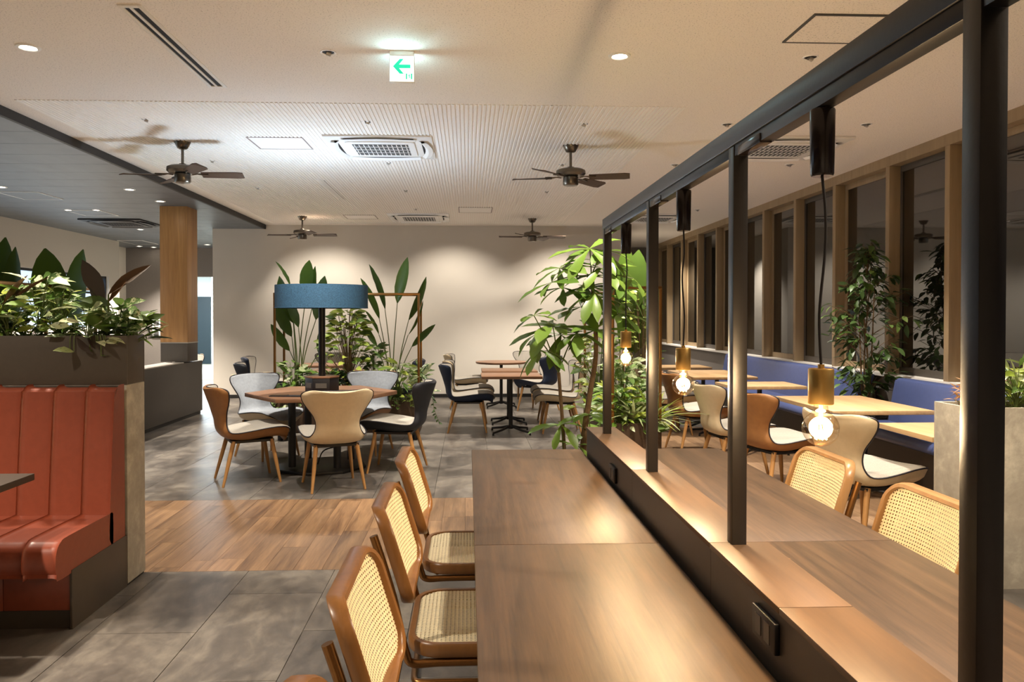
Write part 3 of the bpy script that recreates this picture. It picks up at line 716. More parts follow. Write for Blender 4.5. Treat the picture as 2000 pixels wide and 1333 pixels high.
MB().box(-.55, .545, -.5, .44, TZ-.03, TZ).build('tabletop', 'booth_side', t, .002); MB().tube([(0, 0, .03), (0, 0, TZ-.03)], .035, 12).build('post', 'black_steel', t, smooth=True); MB().box(-.25, .25, -.25, .25, 0, .025).build('base', 'black_steel', t, .005)

# ------------------------------------------------------------------ channelled benches
def channel(prof, x0, x1, bulge, nx=14):
    prof = [Vector(p) for p in prof]; n = len(prof); P = []
    for i, p in enumerate(prof):
        a = prof[max(i-1, 0)]; b = prof[min(i+1, n-1)]; t = (b-a); nn = Vector((t.y, -t.x)).normalized()
        row = []
        for j in range(nx+1):
            u = -1+2*j/nx; u = math.sin(u*PI/2); e = math.sqrt(max(0, 1-abs(u)**9)); q = p+nn*(bulge*(e-1))
            row.append(((x0+x1)/2+(x1-x0)/2*u, q.x, q.y))
        P.append(row)
    mb = MB().grid(P); m = nx+1
    mb.f = [tuple(reversed(f)) for f in mb.f]
    mb.f.append(tuple(i*m for i in range(n))); mb.f.append(tuple(i*m+nx for i in range(n))[::-1])
    return mb
BX = -1.79; BY = 4.10
rbench = thing('red_booth_bench', 'red leather booth bench with vertical channels', 'bench', (BX, BY, 0))
bprof = [(-.02, .275), (-.16, .275), (-.168, .43), (-.118, .98), (-.10, 1.03), (-.07, 1.05), (-.02, 1.05)]
sprof = [(-.165, .27), (-.64, .27), (-.672, .285), (-.685, .33), (-.675, .385), (-.645, .412), (-.58, .42), (-.20, .415), (-.165, .41), (-.165, .27)]
W = .1585; x1 = -.004
for k in range(10):
    x0 = x1-W+.012*(k == 0)
    p2 = [Vector(p) for p in catm([(a, b, 0) for a, b in bprof], 3)]; channel([(p.x, p.y) for p in p2], x0, x1, .016).build('back_channel', 'leather_red', rbench, smooth=True)
    p2 = catm([(a, b, 0) for a, b in sprof], 3); channel([(p.x, p.y) for p in p2], x0, x1, .013).build('seat_channel', 'leather_red', rbench, smooth=True)
    x1 = x0
    if k % 2 == 0: bx('front_panel', 'leather_red', rbench, x0-W+.001, x0+W-.001 if k else x0+W-.015, -.56, -.54, .085, .27, .004)
bx('plinth', 'booth_side', rbench, -1.6, -.02, -.55, -.01, 0, .085); bx('core', 'booth_side', rbench, -1.6, -.012, -.54, -.01, .085, .27)
bx('end_panel', 'dark_board', rbench, -.012, 0, -.565, -.004, 0, .27, .001)
# partition with planter trough
pt = thing('booth_partition', 'concrete faced booth partition carrying a long dark planter trough', 'partition', (BX, BY, 0))
bx('core', 'planter_laminate', pt, -2.2, -.02, .0, .215, 0, 1.055); bx('end_panel', 'concrete', pt, -.02, .002, -.002, .217, .012, 1.057, .001); bx('end_foot', 'baseboard_black', pt, -.02, -.004, .004, .21, 0, .012)
tr = MB(); Z0, Z1 = 1.06, 1.318; tr.box(-2.2, .003, -.004, .01, Z0, Z1).box(-2.2, .003, .205, .219, Z0, Z1).box(-.011, .003, .01, .205, Z0, Z1).box(-2.2, -.011, .01, .205, Z0, Z0+.02).build('trough', 'planter_laminate', pt, .001)
bx('soil', 'soil', pt, -2.2, -.011, .01, .205, Z0+.02, Z1-.03); bx('reveal', 'trim_metal', pt, -2.2, .0, -.001, .216, 1.054, 1.06)
# blue bench by the windows
def blue_bench(label, y0, y1):
    L = y1-y0; t = thing('blue_bench', label, 'bench', (3.5, y0, 0), group='blue benches below the windows')
    bp = catm([(.44, .40, 0), (.40, .40, 0), (.395, .44, 0), (.455, .79, 0), (.475, .83, 0), (.51, .845, 0), (.60, .84, 0)], 4)
    # extrude along y
    P = [[(p.x, yy, p.y) for yy in (0.0, .03, L-.03, L)] for p in bp]
    for r_ in P:
        for q in (0, 3): r_[q] = (r_[q][0]+.02, r_[q][1], r_[q][2]-.012)
    mb = MB().grid(P); n = len(P); mb.f.append(tuple(i*4 for i in range(n))); mb.f.append(tuple(i*4+3 for i in range(n))[::-1]); mb.build('backrest', 'leather_blue', t, smooth=True, fix=True)
    sp = catm([(.10, .36, 0), (.02, .365, 0), (0, .40, 0), (.02, .44, 0), (.08, .452, 0), (.42, .452, 0)], 4)
    k = max(1, round(L/1.4))
    for i in range(k):
        a = L*i/k+.003; b = L*(i+1)/k-.003; P = [[(p.x, yy, p.y) for yy in (a, b)] for p in sp]
        mb = MB().grid(P); n = len(P); mb.f.append(tuple(i_*2 for i_ in range(n))); mb.f.append(tuple(i_*2+1 for i_ in range(n))[::-1]); mb.build('seat_cushion', 'leather_blue', t, smooth=True, fix=True)
    bx('seat_base', 'booth_side', t, .06, .6, .01, L-.01, .08, .37); bx('plinth', 'baseboard_black', t, .2, .6, .01, L-.01, 0, .08); bx('back_board', 'booth_side', t, .5, .64, .01, L-.01, .37, .80)
    return t
blue_bench('blue leather bench running along the far windows', 7.62, 11.7)
blue_bench('blue leather bench section nearest the concrete planter', 4.3, 7.0)
cpn = thing('concrete_planter', 'tall slim concrete planter box on the right', 'planter', (2.60, 3.86, 0))
cw = MB(); H = .945; cw.box(0, 1.2, 0, .02, 0, H).box(0, 1.2, .30, .32, 0, H).box(0, .02, .02, .30, 0, H).box(1.18, 1.2, .02, .30, 0, H).box(.02, 1.18, .02, .28, 0, .05)
cw.build('box', 'concrete', cpn, .002); bx('soil', 'soil', cpn, .02, 1.18, .02, .28, .05, H-.04)

# ------------------------------------------------------------------ planters with bronze frames
def frame_planter(label, x0, x1, y0, y1, ztop=1.685, zb=.47):
    cx, cy = (x0+x1)/2, (y0+y1)/2; t = thing('framed_planter', label, 'planter', (cx, cy, 0), group='bronze framed planters')
    a, b = (x1-x0)/2, (y1-y0)/2; m = MB(); z0 = .09
    m.box(-a, a, -b, -b+.015, z0, zb).box(-a, a, b-.015, b, z0, zb).box(-a, -a+.015, -b+.015, b-.015, z0, zb).box(a-.015, a, -b+.015, b-.015, z0, zb).box(-a+.015, a-.015, -b+.015, b-.015, z0, z0+.02).build('trough', 'trough_brown', t, .002)
    bx('soil', 'soil', t, -a+.015, a-.015, -b+.015, b-.015, zb-.1, zb-.03)
    q = .0125
    for sx in (-1, 1):
        for sy in (-1, 1):
            bx('frame_post', 'bronze', t, sx*(a-q)-q, sx*(a-q)+q, sy*(b-q)-q, sy*(b-q)+q, zb, ztop-.025, .001)
            MB().lathe([(0, 0), (.03, 0), (.03, .06), (0, .06)], 14, (sx*(a-.06), sy*(b-.06), 0)).build('caster', 'black_plastic', t, smooth=True)
            bx('caster_plate', 'black_steel', t, sx*(a-.06)-.03, sx*(a-.06)+.03, sy*(b-.06)-.03, sy*(b-.06)+.03, .06, z0)
    for sy in (-1, 1): bx('frame_rail', 'bronze', t, -a, a, sy*(b-q)-q, sy*(b-q)+q, ztop-.025, ztop, .001)
    for sx in (-1, 1): bx('frame_rail', 'bronze', t, sx*(a-q)-q, sx*(a-q)+q, -b+.025, b-.025, ztop-.025, ztop, .001)
    return t
frame_planter('brown planter with bronze frame behind the hexagonal table', -2.2, -.55, 8.78, 9.25)
frame_planter('brown planter with bronze frame behind the leafy tree', 1.27, 1.72, 6.75, 8.4)
frame_planter('bronze framed planter behind the booth plants', -3.98, -3.5, 5.75, 7.4)

# ------------------------------------------------------------------ ceiling fittings
blade_me = MB()
P = []
for i in range(9):
    u = i/8; x = .17+.37*u; hw = .045+.026*u
    if i == 8: hw *= .62
    P.append([(x, -hw, .014), (x, hw, -.014)])
bm_ = MB().grid(P); bm_.grid([[(a[0], a[1], a[2]-.007), (b[0], b[1], b[2]-.007)] for a, b in P])
n9 = 18; bm_.f += [(0, 1, n9+1, n9), (16, n9+16, n9+17, 17)]+[(2*i, n9+2*i, n9+2*i+2, 2*i+2) for i in range(8)]+[(2*i+1, 2*i+3, n9+2*i+3, n9+2*i+1) for i in range(8)]
BLADE = bm_.mesh('blade', fix=True)
BRK = MB().tube([(.085, 0, -.004), (.13, 0, .004), (.17, .022, 0), (.235, .028, 0)], .006, 6).tube([(.085, 0, -.004), (.13, 0, .004), (.17, -.022, 0), (.235, -.028, -.006)], .006, 6).mesh('blade_bracket', smooth=True)
def fan(label, x, y, angs):
    t = thing('ceiling_fan', label, 'ceiling fan', (x, y, CZ), group='brushed metal ceiling fans')
    MB().lathe([(0, 0), (.072, 0), (.070, -.012), (.045, -.06), (.03, -.068), (0, -.068)], 28).build('canopy', 'fan_metal', t, smooth=True)
    MB().tube([(0, 0, -.06), (0, 0, -.21)], .0125, 12).build('rod', 'fan_metal', t, smooth=True)
    MB().lathe([(0, -.20), (.03, -.20), (.04, -.215), (.11, -.222), (.135, -.235), (.138, -.265), (.12, -.285), (.06, -.29), (0, -.29)], 36).build('motor', 'fan_metal', t, smooth=True)
    MB().lathe([(0, -.29), (.055, -.29), (.07, -.296), (.072, -.36), (.062, -.372), (.02, -.378), (0, -.378)], 28).build('switch_housing', 'fan_metal', t, smooth=True)
    for a in angs:
        b = link('blade', BLADE, 'fan_blade', t, (0, 0, -.295)); b.rotation_euler = (0, 0, R(a)); link('bracket', BRK, 'fan_metal', b)
fan('brushed metal ceiling fan beside the dark lowered ceiling, nearer left one', -2.58, 7.08, (2, 182, 126, 306))
fan('brushed metal ceiling fan nearest the black steel frame', .95, 7.09, (48, 228, 168, 348))
fan('small looking far ceiling fan above the blue lamp', -2.61, 12.25, (0, 180, 118, 300))
fan('far ceiling fan near the back wall, above the rear tables', 1.04, 12.4, (3, 183, 60, 240))
def cassette(label, x, y, z=CZ, mat='plastic_white', gm='grille_dark', w=.95):
    t = thing('air_conditioner', label, 'air conditioner', (x, y, z), group='ceiling cassette air conditioners')
    a = w/2; MB().box(-a, a, -a, a, -.022, 0).build('panel', mat, t, .006)
    MB().prism(rrect(.62, .62, .05), -.035, -.022).build('raised_centre', mat, t, .004)
    for k in range(4):
        s = bx('grille', gm, t, -.25, .25, -.235+.12*k, -.145+.12*k, -.0375, -.035)
        for q in range(12): bx('slat', mat, s, -.25+.042*q+.014, -.25+.042*q+.022, -.235+.12*k, -.145+.12*k, -.0405, -.0375)
    for k in range(4):
        P = []
        for i in range(9):
            u = -1+i/4; yy = -.40-.045*(1-u*u)
            P.append([(.33*u, yy+.05, -.026), (.33*u, yy+.02, -.046), (.33*u, yy-.02, -.040)])
        v = MB().grid(P).build('vane', mat, t, smooth=True); v.rotation_euler = (0, 0, R(90*k))
        s = bx('air_slot', 'slot_dark', t, -.31, .31, -.40, -.372, -.0235, -.0222); s.rotation_euler = (0, 0, R(90*k))
cassette('white ceiling cassette air conditioner nearest, left of centre', -.79, 7.2)
cassette('white ceiling cassette air conditioner just before the back wall', -.77, 12.3)
cassette('white ceiling cassette air conditioner seen through the frame, right side', 2.93, 7.1)
cassette('white ceiling cassette air conditioner far right near the windows', 2.97, 12.2)
cassette('black ceiling cassette air conditioner in the dark lowered ceiling', -5.55, 12.6, DZ, 'black_plastic', 'slot_dark')
def slot(label, x, y0, y1, wd=.12, z=CZ, alongx=False, mat='paint_white'):
    L = (y1-y0)/2; t = thing('slot_diffuser', label, 'air vent', (x, (y0+y1)/2, z), PI/2 if alongx else 0, 'linear slot diffusers')
    h = wd/2; f = MB().box(-h, -h+.022, -L, L, -.008, 0).box(h-.022, h, -L, L, -.008, 0).box(-h+.022, h-.022, -L, -L+.03, -.008, 0).box(-h+.022, h-.022, L-.03, L, -.008, 0)
    f.build('frame', mat, t, .001); bx('slot', 'slot_dark', t, -h+.022, h-.022, -L+.03, L-.03, -.002, -.0005)
    bx('divider', mat, t, -.012, .004, -L+.03, L-.03, -.007, -.002)
slot('long linear slot vent in the ceiling at the upper left', -1.715, 3.98, 5.38)
slot('short linear slot vent left of the ceiling cassette', -1.69, 8.95, 10.45, .10)
slot('linear slot vent seen between beam and near post', 2.66, 4.0, 5.3)
slot('linear slot vent over the window tables', 2.66, 8.9, 10.4, .10)
slot("slot vent running crosswise before the back wall", -1.75, 12.35, 13.75, .1, alongx=True)
def hatch(label, x, y, w, d, z=CZ, mat='panel_trim', fill='rib_white'):
    t = thing('access_hatch', label, 'hatch', (x, y, z), group='ceiling access hatches'); a, b = w/2, d/2; q = .014
    MB().box(-a, a, -b, -b+q, -.008, 0).box(-a, a, b-q, b, -.008, 0).box(-a, -a+q, -b+q, b-q, -.008, 0).box(a-q, a, -b+q, b-q, -.008, 0).build('rim', mat, t)
    bx('lid', fill, t, -a+q, a-q, -b+q, b-q, -.0065, 0)
def hatch_px(label, x0, y0, x1, y1, z=CZ, **k):
    a = PZ(x0, y1, z); b = PZ(x1, y0, z); c = PZ((x0+x1)/2, (y0+y1)/2, z); wd = (x1-x0)*c.y/F*.8; hatch(label, c.x, c.y, .5 if wd < .6 else wd, abs(a.y-b.y), z, **k)
hatch_px('square ceiling hatch left of the nearest ceiling cassette', 490, 268, 607, 290)
hatch_px('large ceiling hatch partly behind the black beam', 1545, 30, 1745, 83, mat='grille_dark', fill='ceiling_white')
hatch_px('small ceiling hatch right of the far ceiling cassette', 897, 405, 960, 415)
hatch_px('small ceiling hatch left of the far ceiling cassette', 675, 420, 735, 427)
hatch_px('white rimmed hatch at the left edge in the dark ceiling', 5, 375, 115, 389, DZ, mat='plastic_white', fill='dark_ceiling')
hatch_px('white rimmed hatch beyond the downlights in the dark ceiling', 138, 411, 225, 421, DZ, mat='plastic_white', fill='dark_ceiling')
hatch_px('white rimmed hatch nearest the far wall in the dark ceiling', 240, 470, 300, 477, DZ, mat='plastic_white', fill='dark_ceiling')
DL = {}
DLR = MB().lathe([(.042, -.002), (.05, -.008), (.066, -.006), (.068, 0)], 24).mesh('trim', smooth=True)
def downlight(label, px, py, z=CZ, on='lamp_lens', s=1.0, xy=None):
    p = PZ(px, py, z) if xy is None else Vector((xy[0], xy[1], z)); t = thing('downlight', label, 'downlight', (p.x, p.y, z), group='ceiling downlights'); t.scale = (s, s, 1)
    link('trim', DLR, 'plastic_white', t); MB().lathe([(0, -.004), (.044, -.003)], 20).build('lens', on, t)
downlight('glowing downlight at the far upper left of the white ceiling', 55, 92)
downlight('glowing downlight right of the exit sign', 1210, 109)
downlight('downlight at the left edge of the dark ceiling', 2, 365, DZ)
downlight('small downlight in the dark ceiling left of the near fan blade', 253, 370, DZ)
downlight('small downlight in the dark ceiling just before the wood column', 313, 393, DZ)
downlight('left of two downlights beside a hatch in the dark ceiling', 133, 410, DZ, s=.8)
downlight('right of two downlights beside a hatch in the dark ceiling', 188, 410, DZ, s=.8)
downlight('downlight beyond the black ceiling cassette', 274, 448, DZ, s=.9)
downlight('left of two far downlights in the dark ceiling', 272, 481, DZ)
downlight('right of two far downlights in the dark ceiling', 300, 483, DZ)
downlight('downlight near the lobby opening', 405, 478, DZ)
SPT = MB().lathe([(.05, -.001), (.056, -.006), (.064, -.005), (.066, 0)], 20).mesh('trim', smooth=True)
def spot(label, px, py):
    p = PZ(px, py, CZ); t = thing('spotlight', label, 'spotlight', (p.x, p.y, CZ), group='recessed adjustable spotlights'); t.scale = (.72, .72, .8)
    link('trim', SPT, 'plastic_white', t); MB().lathe([(0, -.0015), (.051, -.001)], 16).build('recess', 'slot_dark', t)
    MB().tube([(-.015, 0, -.003), (.02, .012, -.012)], .02, 10).build('barrel', 'trim_metal', t, smooth=True)
for l, px, py in (('ribbed ceiling light left of the exit sign', 641, 102), ('recessed spotlight above the near left fan', 285, 233), ('recessed spotlight behind the exit sign', 717, 238), ('recessed spotlight above the nearer right fan', 1140, 242),
                  ('recessed spotlight just below the beam, right of centre', 1420, 243), ('recessed spotlight beside the large hatch', 1583, 112), ('recessed spotlight over the windows between pendants', 1692, 243), ('recessed spotlight between near left fan and hatch', 414, 314),
                  ('recessed spotlight under the near cassette', 758, 318), ('recessed spotlight left of the nearer right fan rod', 1098, 321), ('recessed spotlight beneath the right cassette', 1542, 322), ('recessed spotlight close to the beam over the fan', 1318, 322),
                  ('recessed spotlight right of the far fans', 1067, 374), ('recessed spotlight at the end of the near left fan blade', 503, 367), ('recessed spotlight above the far cassette', 812, 408), ('ceiling sensor above the far cassette', 792, 372), ('recessed spotlight past the far end of the frame', 1362, 410)):
    spot(l, px, py)
# exit sign
ex = PZ(785, 101, CZ); sg = thing('exit_sign', 'lit white exit sign with green arrow pointing left', 'exit sign', (ex.x, ex.y, CZ))
bx('bracket', 'plastic_white', sg, -.072, .072, -.02, .02, -.025, 0, .002); bx('light_box', 'plastic_white', sg, -.075, .075, -.012, .014, -.185, -.025, .003)
fc = bx('sign_face', 'sign_white', sg, -.0715, .0715, -.0145, -.012, -.181, -.03)
bx('sign_face', 'sign_white', sg, -.0715, .0715, .014, .0165, -.181, -.03)
def flat(name, pts, mat, par, y=-.0152, cx=0, cz=0):
    m = MB(); n = len(pts); m.add([(cx+x, y, cz+z) for x, z in pts], [tuple(range(n))]); return m.build(name, mat, par)
flat('arrow', [(-.052, -.092), (-.012, -.048), (.012, -.048), (-.016, -.081), (.052, -.081), (.052, -.103), (-.016, -.103), (.012, -.136), (-.012, -.136)], 'sign_green', fc)
for q in ((.024, .032), (.054, .062)): flat('doorway_mark', [(q[0], -.168), (q[1], -.168), (q[1], -.134), (q[0], -.134)], 'sign_green', fc)
flat('figure_mark', [(.038, -.164), (.043, -.152), (.040, -.146), (.044, -.138), (.049, -.140), (.047, -.150), (.051, -.160), (.047, -.162), (.0445, -.154), (.041, -.165)], 'sign_green', fc)
light('exit_sign_glow', 'AREA', (ex.x, ex.y+.03, CZ-.1), .35, (.5, .9, 1), size=(.14, .14), target=(ex.x, ex.y+2, CZ-.1))
light('exit_sign_glow', 'AREA', (ex.x, ex.y-.03, CZ-.1), .35, (.5, .9, 1), size=(.14, .14), target=(ex.x, ex.y-2, CZ-.1))

# ------------------------------------------------------------------ plants
def leaf_mesh(name, prof, fold=.12, droop=.15, wave=0, seed=0, n=7):
    rg = random.Random(seed); V = []; Fc = []
    for i in range(n+1):
        u = i/n; hw = np.interp(u, [p[0] for p in prof], [p[1] for p in prof]); z = -droop*u*u
        zl = fold*hw*2+wave*rg.uniform(-1, 1)*hw; zr = fold*hw*2+wave*rg.uniform(-1, 1)*hw
        V += [(-hw, u, z+zl), (0, u, z), (hw, u, z+zr)]
    for i in range(n):
        for j in range(2): a = i*3+j; Fc.append((a, a+1, a+4, a+3))
    me = bpy.data.meshes.new(name); me.from_pydata(V, [], Fc)
    for p in me.polygons: p.use_smooth = True
    return me
PADDLE = [leaf_mesh('leaf', [(0, .01), (.08, .07), (.3, .155), (.6, .16), (.85, .10), (1, .008)], .16, d, .06, k, 9) for k, d in enumerate((.02, .10, .2))]
OVAL = [leaf_mesh('leaf', [(0, .01), (.15, .14), (.4, .24), (.7, .18), (.9, .07), (1, .004)], .12, d, .08, k) for k, d in enumerate((.05, .2, .35))]
LANCE = [leaf_mesh('leaf', [(0, .012), (.2, .09), (.5, .14), (.8, .09), (1, .004)], .15, d, .08, k) for k, d in enumerate((.05, .2, .4))]
OBOV = [leaf_mesh('leaf', [(0, .012), (.2, .06), (.5, .14), (.75, .185), (.92, .10), (1, .006)], .12, d, .10, k) for k, d in enumerate((.08, .22, .38))]
BLADEL = [leaf_mesh('leaf', [(0, .02), (.3, .03), (.7, .024), (1, .002)], .1, d, .0, k, 8) for k, d in enumerate((.3, .6, .9))]
def basis(base, d, nrm, L, W=1.0):
    y = Vector(d).normalized(); z = Vector(nrm); z = (z-y*z.dot(y)); z = z.normalized() if z.length > 1e-4 else y.orthogonal().normalized()
    x = y.cross(z); m = Matrix(((x.x*L*W, y.x*L, z.x*L, base[0]), (x.y*L*W, y.y*L, z.y*L, base[1]), (x.z*L*W, y.z*L, z.z*L, base[2]), (0, 0, 0, 1))); return m
def leaf(par, me, mat, base, d, nrm, L, W=1.0):
    o = Vector(par.location); return link('leaf', me, mat, par, mtx=basis(Vector(base)-o, d, nrm, L, W))
def stalk(par, pts, r, mat='green_stem', name='stalk', n=5, seg=6):
    o = Vector(par.location); c = [p-o for p in catm(pts, n)]
    rs = r if not isinstance(r, tuple) else [r[0]+(r[1]-r[0])*i/(len(c)-1) for i in range(len(c))]
    return MB().tube(c, rs, seg).build(name, mat, par, smooth=True)
CAM0 = Vector((0, 0, CAMH))
def paddle_plant(label, base, leaves, depth, seed, wf=1.0, matl='leaf_banana', group='paddle leaved plants'):
    rg = random.Random(seed); t = thing('paddle_plant', label, 'plant', base, group=group); base = Vector(base)
    for (tx, ty, bx_, by, wk) in leaves:
        dp = depth+rg.uniform(-.12, .12); tip = PY(tx, ty, dp+rg.uniform(-.05, .05)); lb = PY(bx_, by, dp)
        L = (tip-lb).length; nr = Vector((rg.uniform(-.5, .5)+(.9 if wk < .6 else 0), -1 if wk >= .6 else -.5, .25))
        leaf(t, PADDLE[rg.randrange(2)], matl, lb, tip-lb, nr, L, wf*max(.35, wk))
        st = base+Vector((rg.uniform(-.05, .05), rg.uniform(-.05, .05), 0)); mid = st.lerp(lb, .5)+Vector(((lb.x-st.x)*-.12, 0, .05)); stalk(t, [st, mid, lb], (.008, .0045))
    return t
pz = .44
b = PY(587, 765, 9.0); b.z = pz
paddle_plant('tall paddle leaved plant at the left end of the framed planter', b, [(542, 508, 567, 560, .55), (601, 508, 598, 575, 1.15), (540, 540, 574, 632, .8), (535, 590, 570, 658, .8), (527, 634, 566, 686, .75), (633, 538, 617, 625, .8), (615, 520, 612, 590, .6), (630, 634, 622, 690, .6), (560, 575, 583, 640, .7)], 9.0, 1, 1.2)
b = PY(765, 765, 9.0); b.z = pz
paddle_plant('tall paddle leaved plant at the right end of the framed planter', b, [(705, 543, 741, 624, .55), (722, 516, 752, 605, .55), (794, 502, 776, 593, .7), (836, 543, 798, 626, .5), (709, 630, 737, 678, .6), (850, 634, 804, 678, .6), (832, 590, 797, 655, .35), (716, 604, 740, 654, .5)], 9.0, 2, 1.1)
b = PY(60, 800, 6.7); b = Vector((-3.74, 6.6, pz))
paddle_plant('broad paddle leaved plant rising behind the booth planter', b, [(-2, 462, 8, 640, 1.0), (28, 482, 30, 640, .75), (86, 485, 118, 640, 1.3), (160, 487, 146, 640, 1.15), (-30, 500, -5, 650, 1.0)], 6.6, 3, 1.15)
b = Vector((1.5, 7.6, pz))
paddle_plant('broad bright banana leaf plant behind the steel frame', b, [(1222, 482, 1226, 600, 1.1), (1246, 488, 1236, 610, 1.1), (1203, 520, 1214, 620, .9), (1258, 570, 1240, 690, 1.1), (1215, 590, 1228, 700, 1.1)], 7.5, 5, 1.15, 'leaf_banana')
# bronze leaved plants in the booth trough
TRZ = 1.29
def spear_plant(label, base, leaves, depth, mats, seed):
    rg = random.Random(seed); t = thing('bronze_leaf_plant', label, 'plant', base, group='bronze leaved plants'); base = Vector(base)
    for k, (tx, ty, bx_, by, wk) in enumerate(leaves):
        dp = depth+rg.uniform(-.05, .05); tip = PY(tx, ty, dp+rg.uniform(-.08, .05)); lb = PY(bx_, by, dp)
        leaf(t, LANCE[k % 2], mats[k % len(mats)], lb, tip-lb, Vector((rg.uniform(-.3, .3), -1, .4)), (tip-lb).length, wk); stalk(t, [base, base.lerp(lb, .6)+Vector((0, 0, .01)), lb], (.006, .004))
b = PY(210, 655, 4.2); b.z = TRZ-.02
spear_plant('bronze leaved rubber plant with two long crossing leaves above the trough', b, [(160, 508, 203, 585, 1.5), (283, 512, 212, 575, .9), (246, 546, 212, 590, .95), (172, 566, 198, 600, .9), (195, 540, 205, 590, .8)], 4.2, ['leaf_purple', 'leaf_bronze', 'leaf_bronze'], 7)
b = PY(10, 655, 4.2); b.z = TRZ-.02
spear_plant('narrow bronze leaved plant at the left edge of the trough', b, [(52, 536, 5, 595, .8), (80, 535, 12, 600, .3), (44, 560, 10, 606, .7), (-15, 560, 0, 610, .8)], 4.18, ['leaf_bronze', 'leaf_bronze'], 8)

def bush(name, label, cat, base, n, rx, h, meshes, mats, lr, seed, group=None, upbias=.5, trail=0, ry=None, stemmat='green_stem', W=1.0, shape='dome'):
    rg = random.Random(seed); base = Vector(base); t = thing(name, label, cat, base, group=group); st = MB(); ry = ry or rx
    for k in range(n):
        a = rg.uniform(0, 2*PI); rr = math.sqrt(rg.random()); z = rg.random()**.8
        if shape == 'dome': rad = rr*math.sqrt(max(.05, 1-.75*z*z))
        else: rad = rr*(.35+.65*math.sin(PI*min(1, .15+.85*z)))
        p = base+Vector((math.cos(a)*rx*rad, math.sin(a)*ry*rad, .03+h*z))
        tra = trail and rg.random() < trail
        if tra: p.z = base.z+rg.uniform(-.06, .05); p.x = base.x+math.cos(a)*rx*1.05; p.y = base.y+(-ry*1.1 if trail < 1 else math.sin(a)*ry)
        L0 = 1.3; d = Vector((math.cos(a)*(.5+rr), math.sin(a)*(.5+rr), upbias*rg.uniform(-.6, 1.6))); L = L0*rg.uniform(*lr)
        leaf(t, rg.choice(meshes), rg.choice(mats), p, d, Vector((rg.uniform(-.6, .6), rg.uniform(-1.4, .1), .75)), L, W)
        if tra: q = p-base; st.tube(catm([(q.x*.5, q.y*.3, .02), (q.x*.95, q.y*.9, .05), tuple(q)], 4), .0028, 4)
        elif k % 2 == 0: q = p-base; st.tube(catm([(0, 0, -.02), (q.x*.3, q.y*.3, q.z*.55), tuple(q)], 3), .0022, 4)
    st.build('stems', stemmat, t); return t
def grassy(name, label, base, n, L, mats, seed, group, spread=1.0, W=1.0):
    rg = random.Random(seed); base = Vector(base); t = thing(name, label, 'plant', base, group=group)
    for k in range(n):
        a = rg.uniform(0, 2*PI); e = rg.uniform(.15, 1.1)*spread; d = Vector((math.cos(a)*e, math.sin(a)*e, 1)); out = Vector((-math.cos(a), -math.sin(a), .4))
        leaf(t, rg.choice(BLADEL), rg.choice(mats), base+Vector((rg.uniform(-.02, .02), rg.uniform(-.02, .02), 0)), d, -out*-1 if False else Vector((-math.cos(a)*.3, -math.sin(a)*.3, 1)), L*rg.uniform(.6, 1.1), W)
g = 'small plants in the booth trough'
def tp(px, dy=0): p = PY(px, 655, 4.2+dy); p.z = TRZ-.02; return p
bush('pothos', 'yellow green leafy plant at the left end of the booth trough', 'plant', tp(18, -.02), 46, .13, .25, OVAL, ['leaf_lime', 'leaf_lime', 'leaf_fern'], (.05, .085), 11, g, ry=.08)
bush('pothos', 'variegated pothos with pale edges above the booth trough', 'plant', tp(78, .0), 44, .12, .33, OVAL, ['leaf_pothos', 'leaf_cream', 'leaf_fern'], (.06, .11), 12, g, ry=.08)
bush('fern', 'feathery bright green fern in the middle of the booth trough', 'plant', tp(118, .02), 120, .15, .27, LANCE, ['leaf_fern', 'leaf_lime', 'leaf_fern'], (.03, .06), 13, g, ry=.08, W=.6)
bush('pothos', 'pale striped plant trailing over the front of the booth trough', 'plant', tp(172, -.06), 30, .11, .17, OVAL, ['leaf_cream', 'leaf_cream', 'leaf_pothos'], (.07, .11), 14, g, ry=.05, trail=.3, upbias=.2)
bush('pothos', 'broad leaved plant at the right end of the booth trough', 'plant', tp(232, .02), 34, .12, .18, OVAL, ['leaf_bush', 'leaf_pothos', 'leaf_banana'], (.08, .14), 15, g, ry=.07)
bush('fern', 'small dark fern leaning over the right end of the booth trough', 'plant', tp(262, .04), 70, .11, .10, LANCE, ['leaf_fern', 'leaf_dark'], (.05, .10), 16, g, ry=.07, W=.55)
bush('fern', 'dark filler foliage low in the booth trough', 'plant', tp(50, .07), 80, .26, .12, OVAL, ['leaf_dark', 'leaf_fern'], (.05, .08), 17, g, ry=.05)
bush('fern', 'dark filler foliage under the bronze rubber plant', 'plant', tp(190, .07), 70, .2, .10, OVAL, ['leaf_dark', 'leaf_fern'], (.05, .08), 18, g, ry=.05)
dl = thing('drooping_leaf_plant', 'dark purple drooping leaf hanging over the trough front', 'plant', tp(148, -.13), group=g)
q = PY(150, 660, 4.07); q2 = PY(168, 690, 4.03); leaf(dl, LANCE[2], 'leaf_purple', q, q2-q, (-.3, -1, .2), .11, 1.3); q = PY(172, 655, 4.07); leaf(dl, LANCE[2], 'leaf_purple', q, Vector((.2, -.1, -1)), (-.3, -1, .2), .07, 1.0)
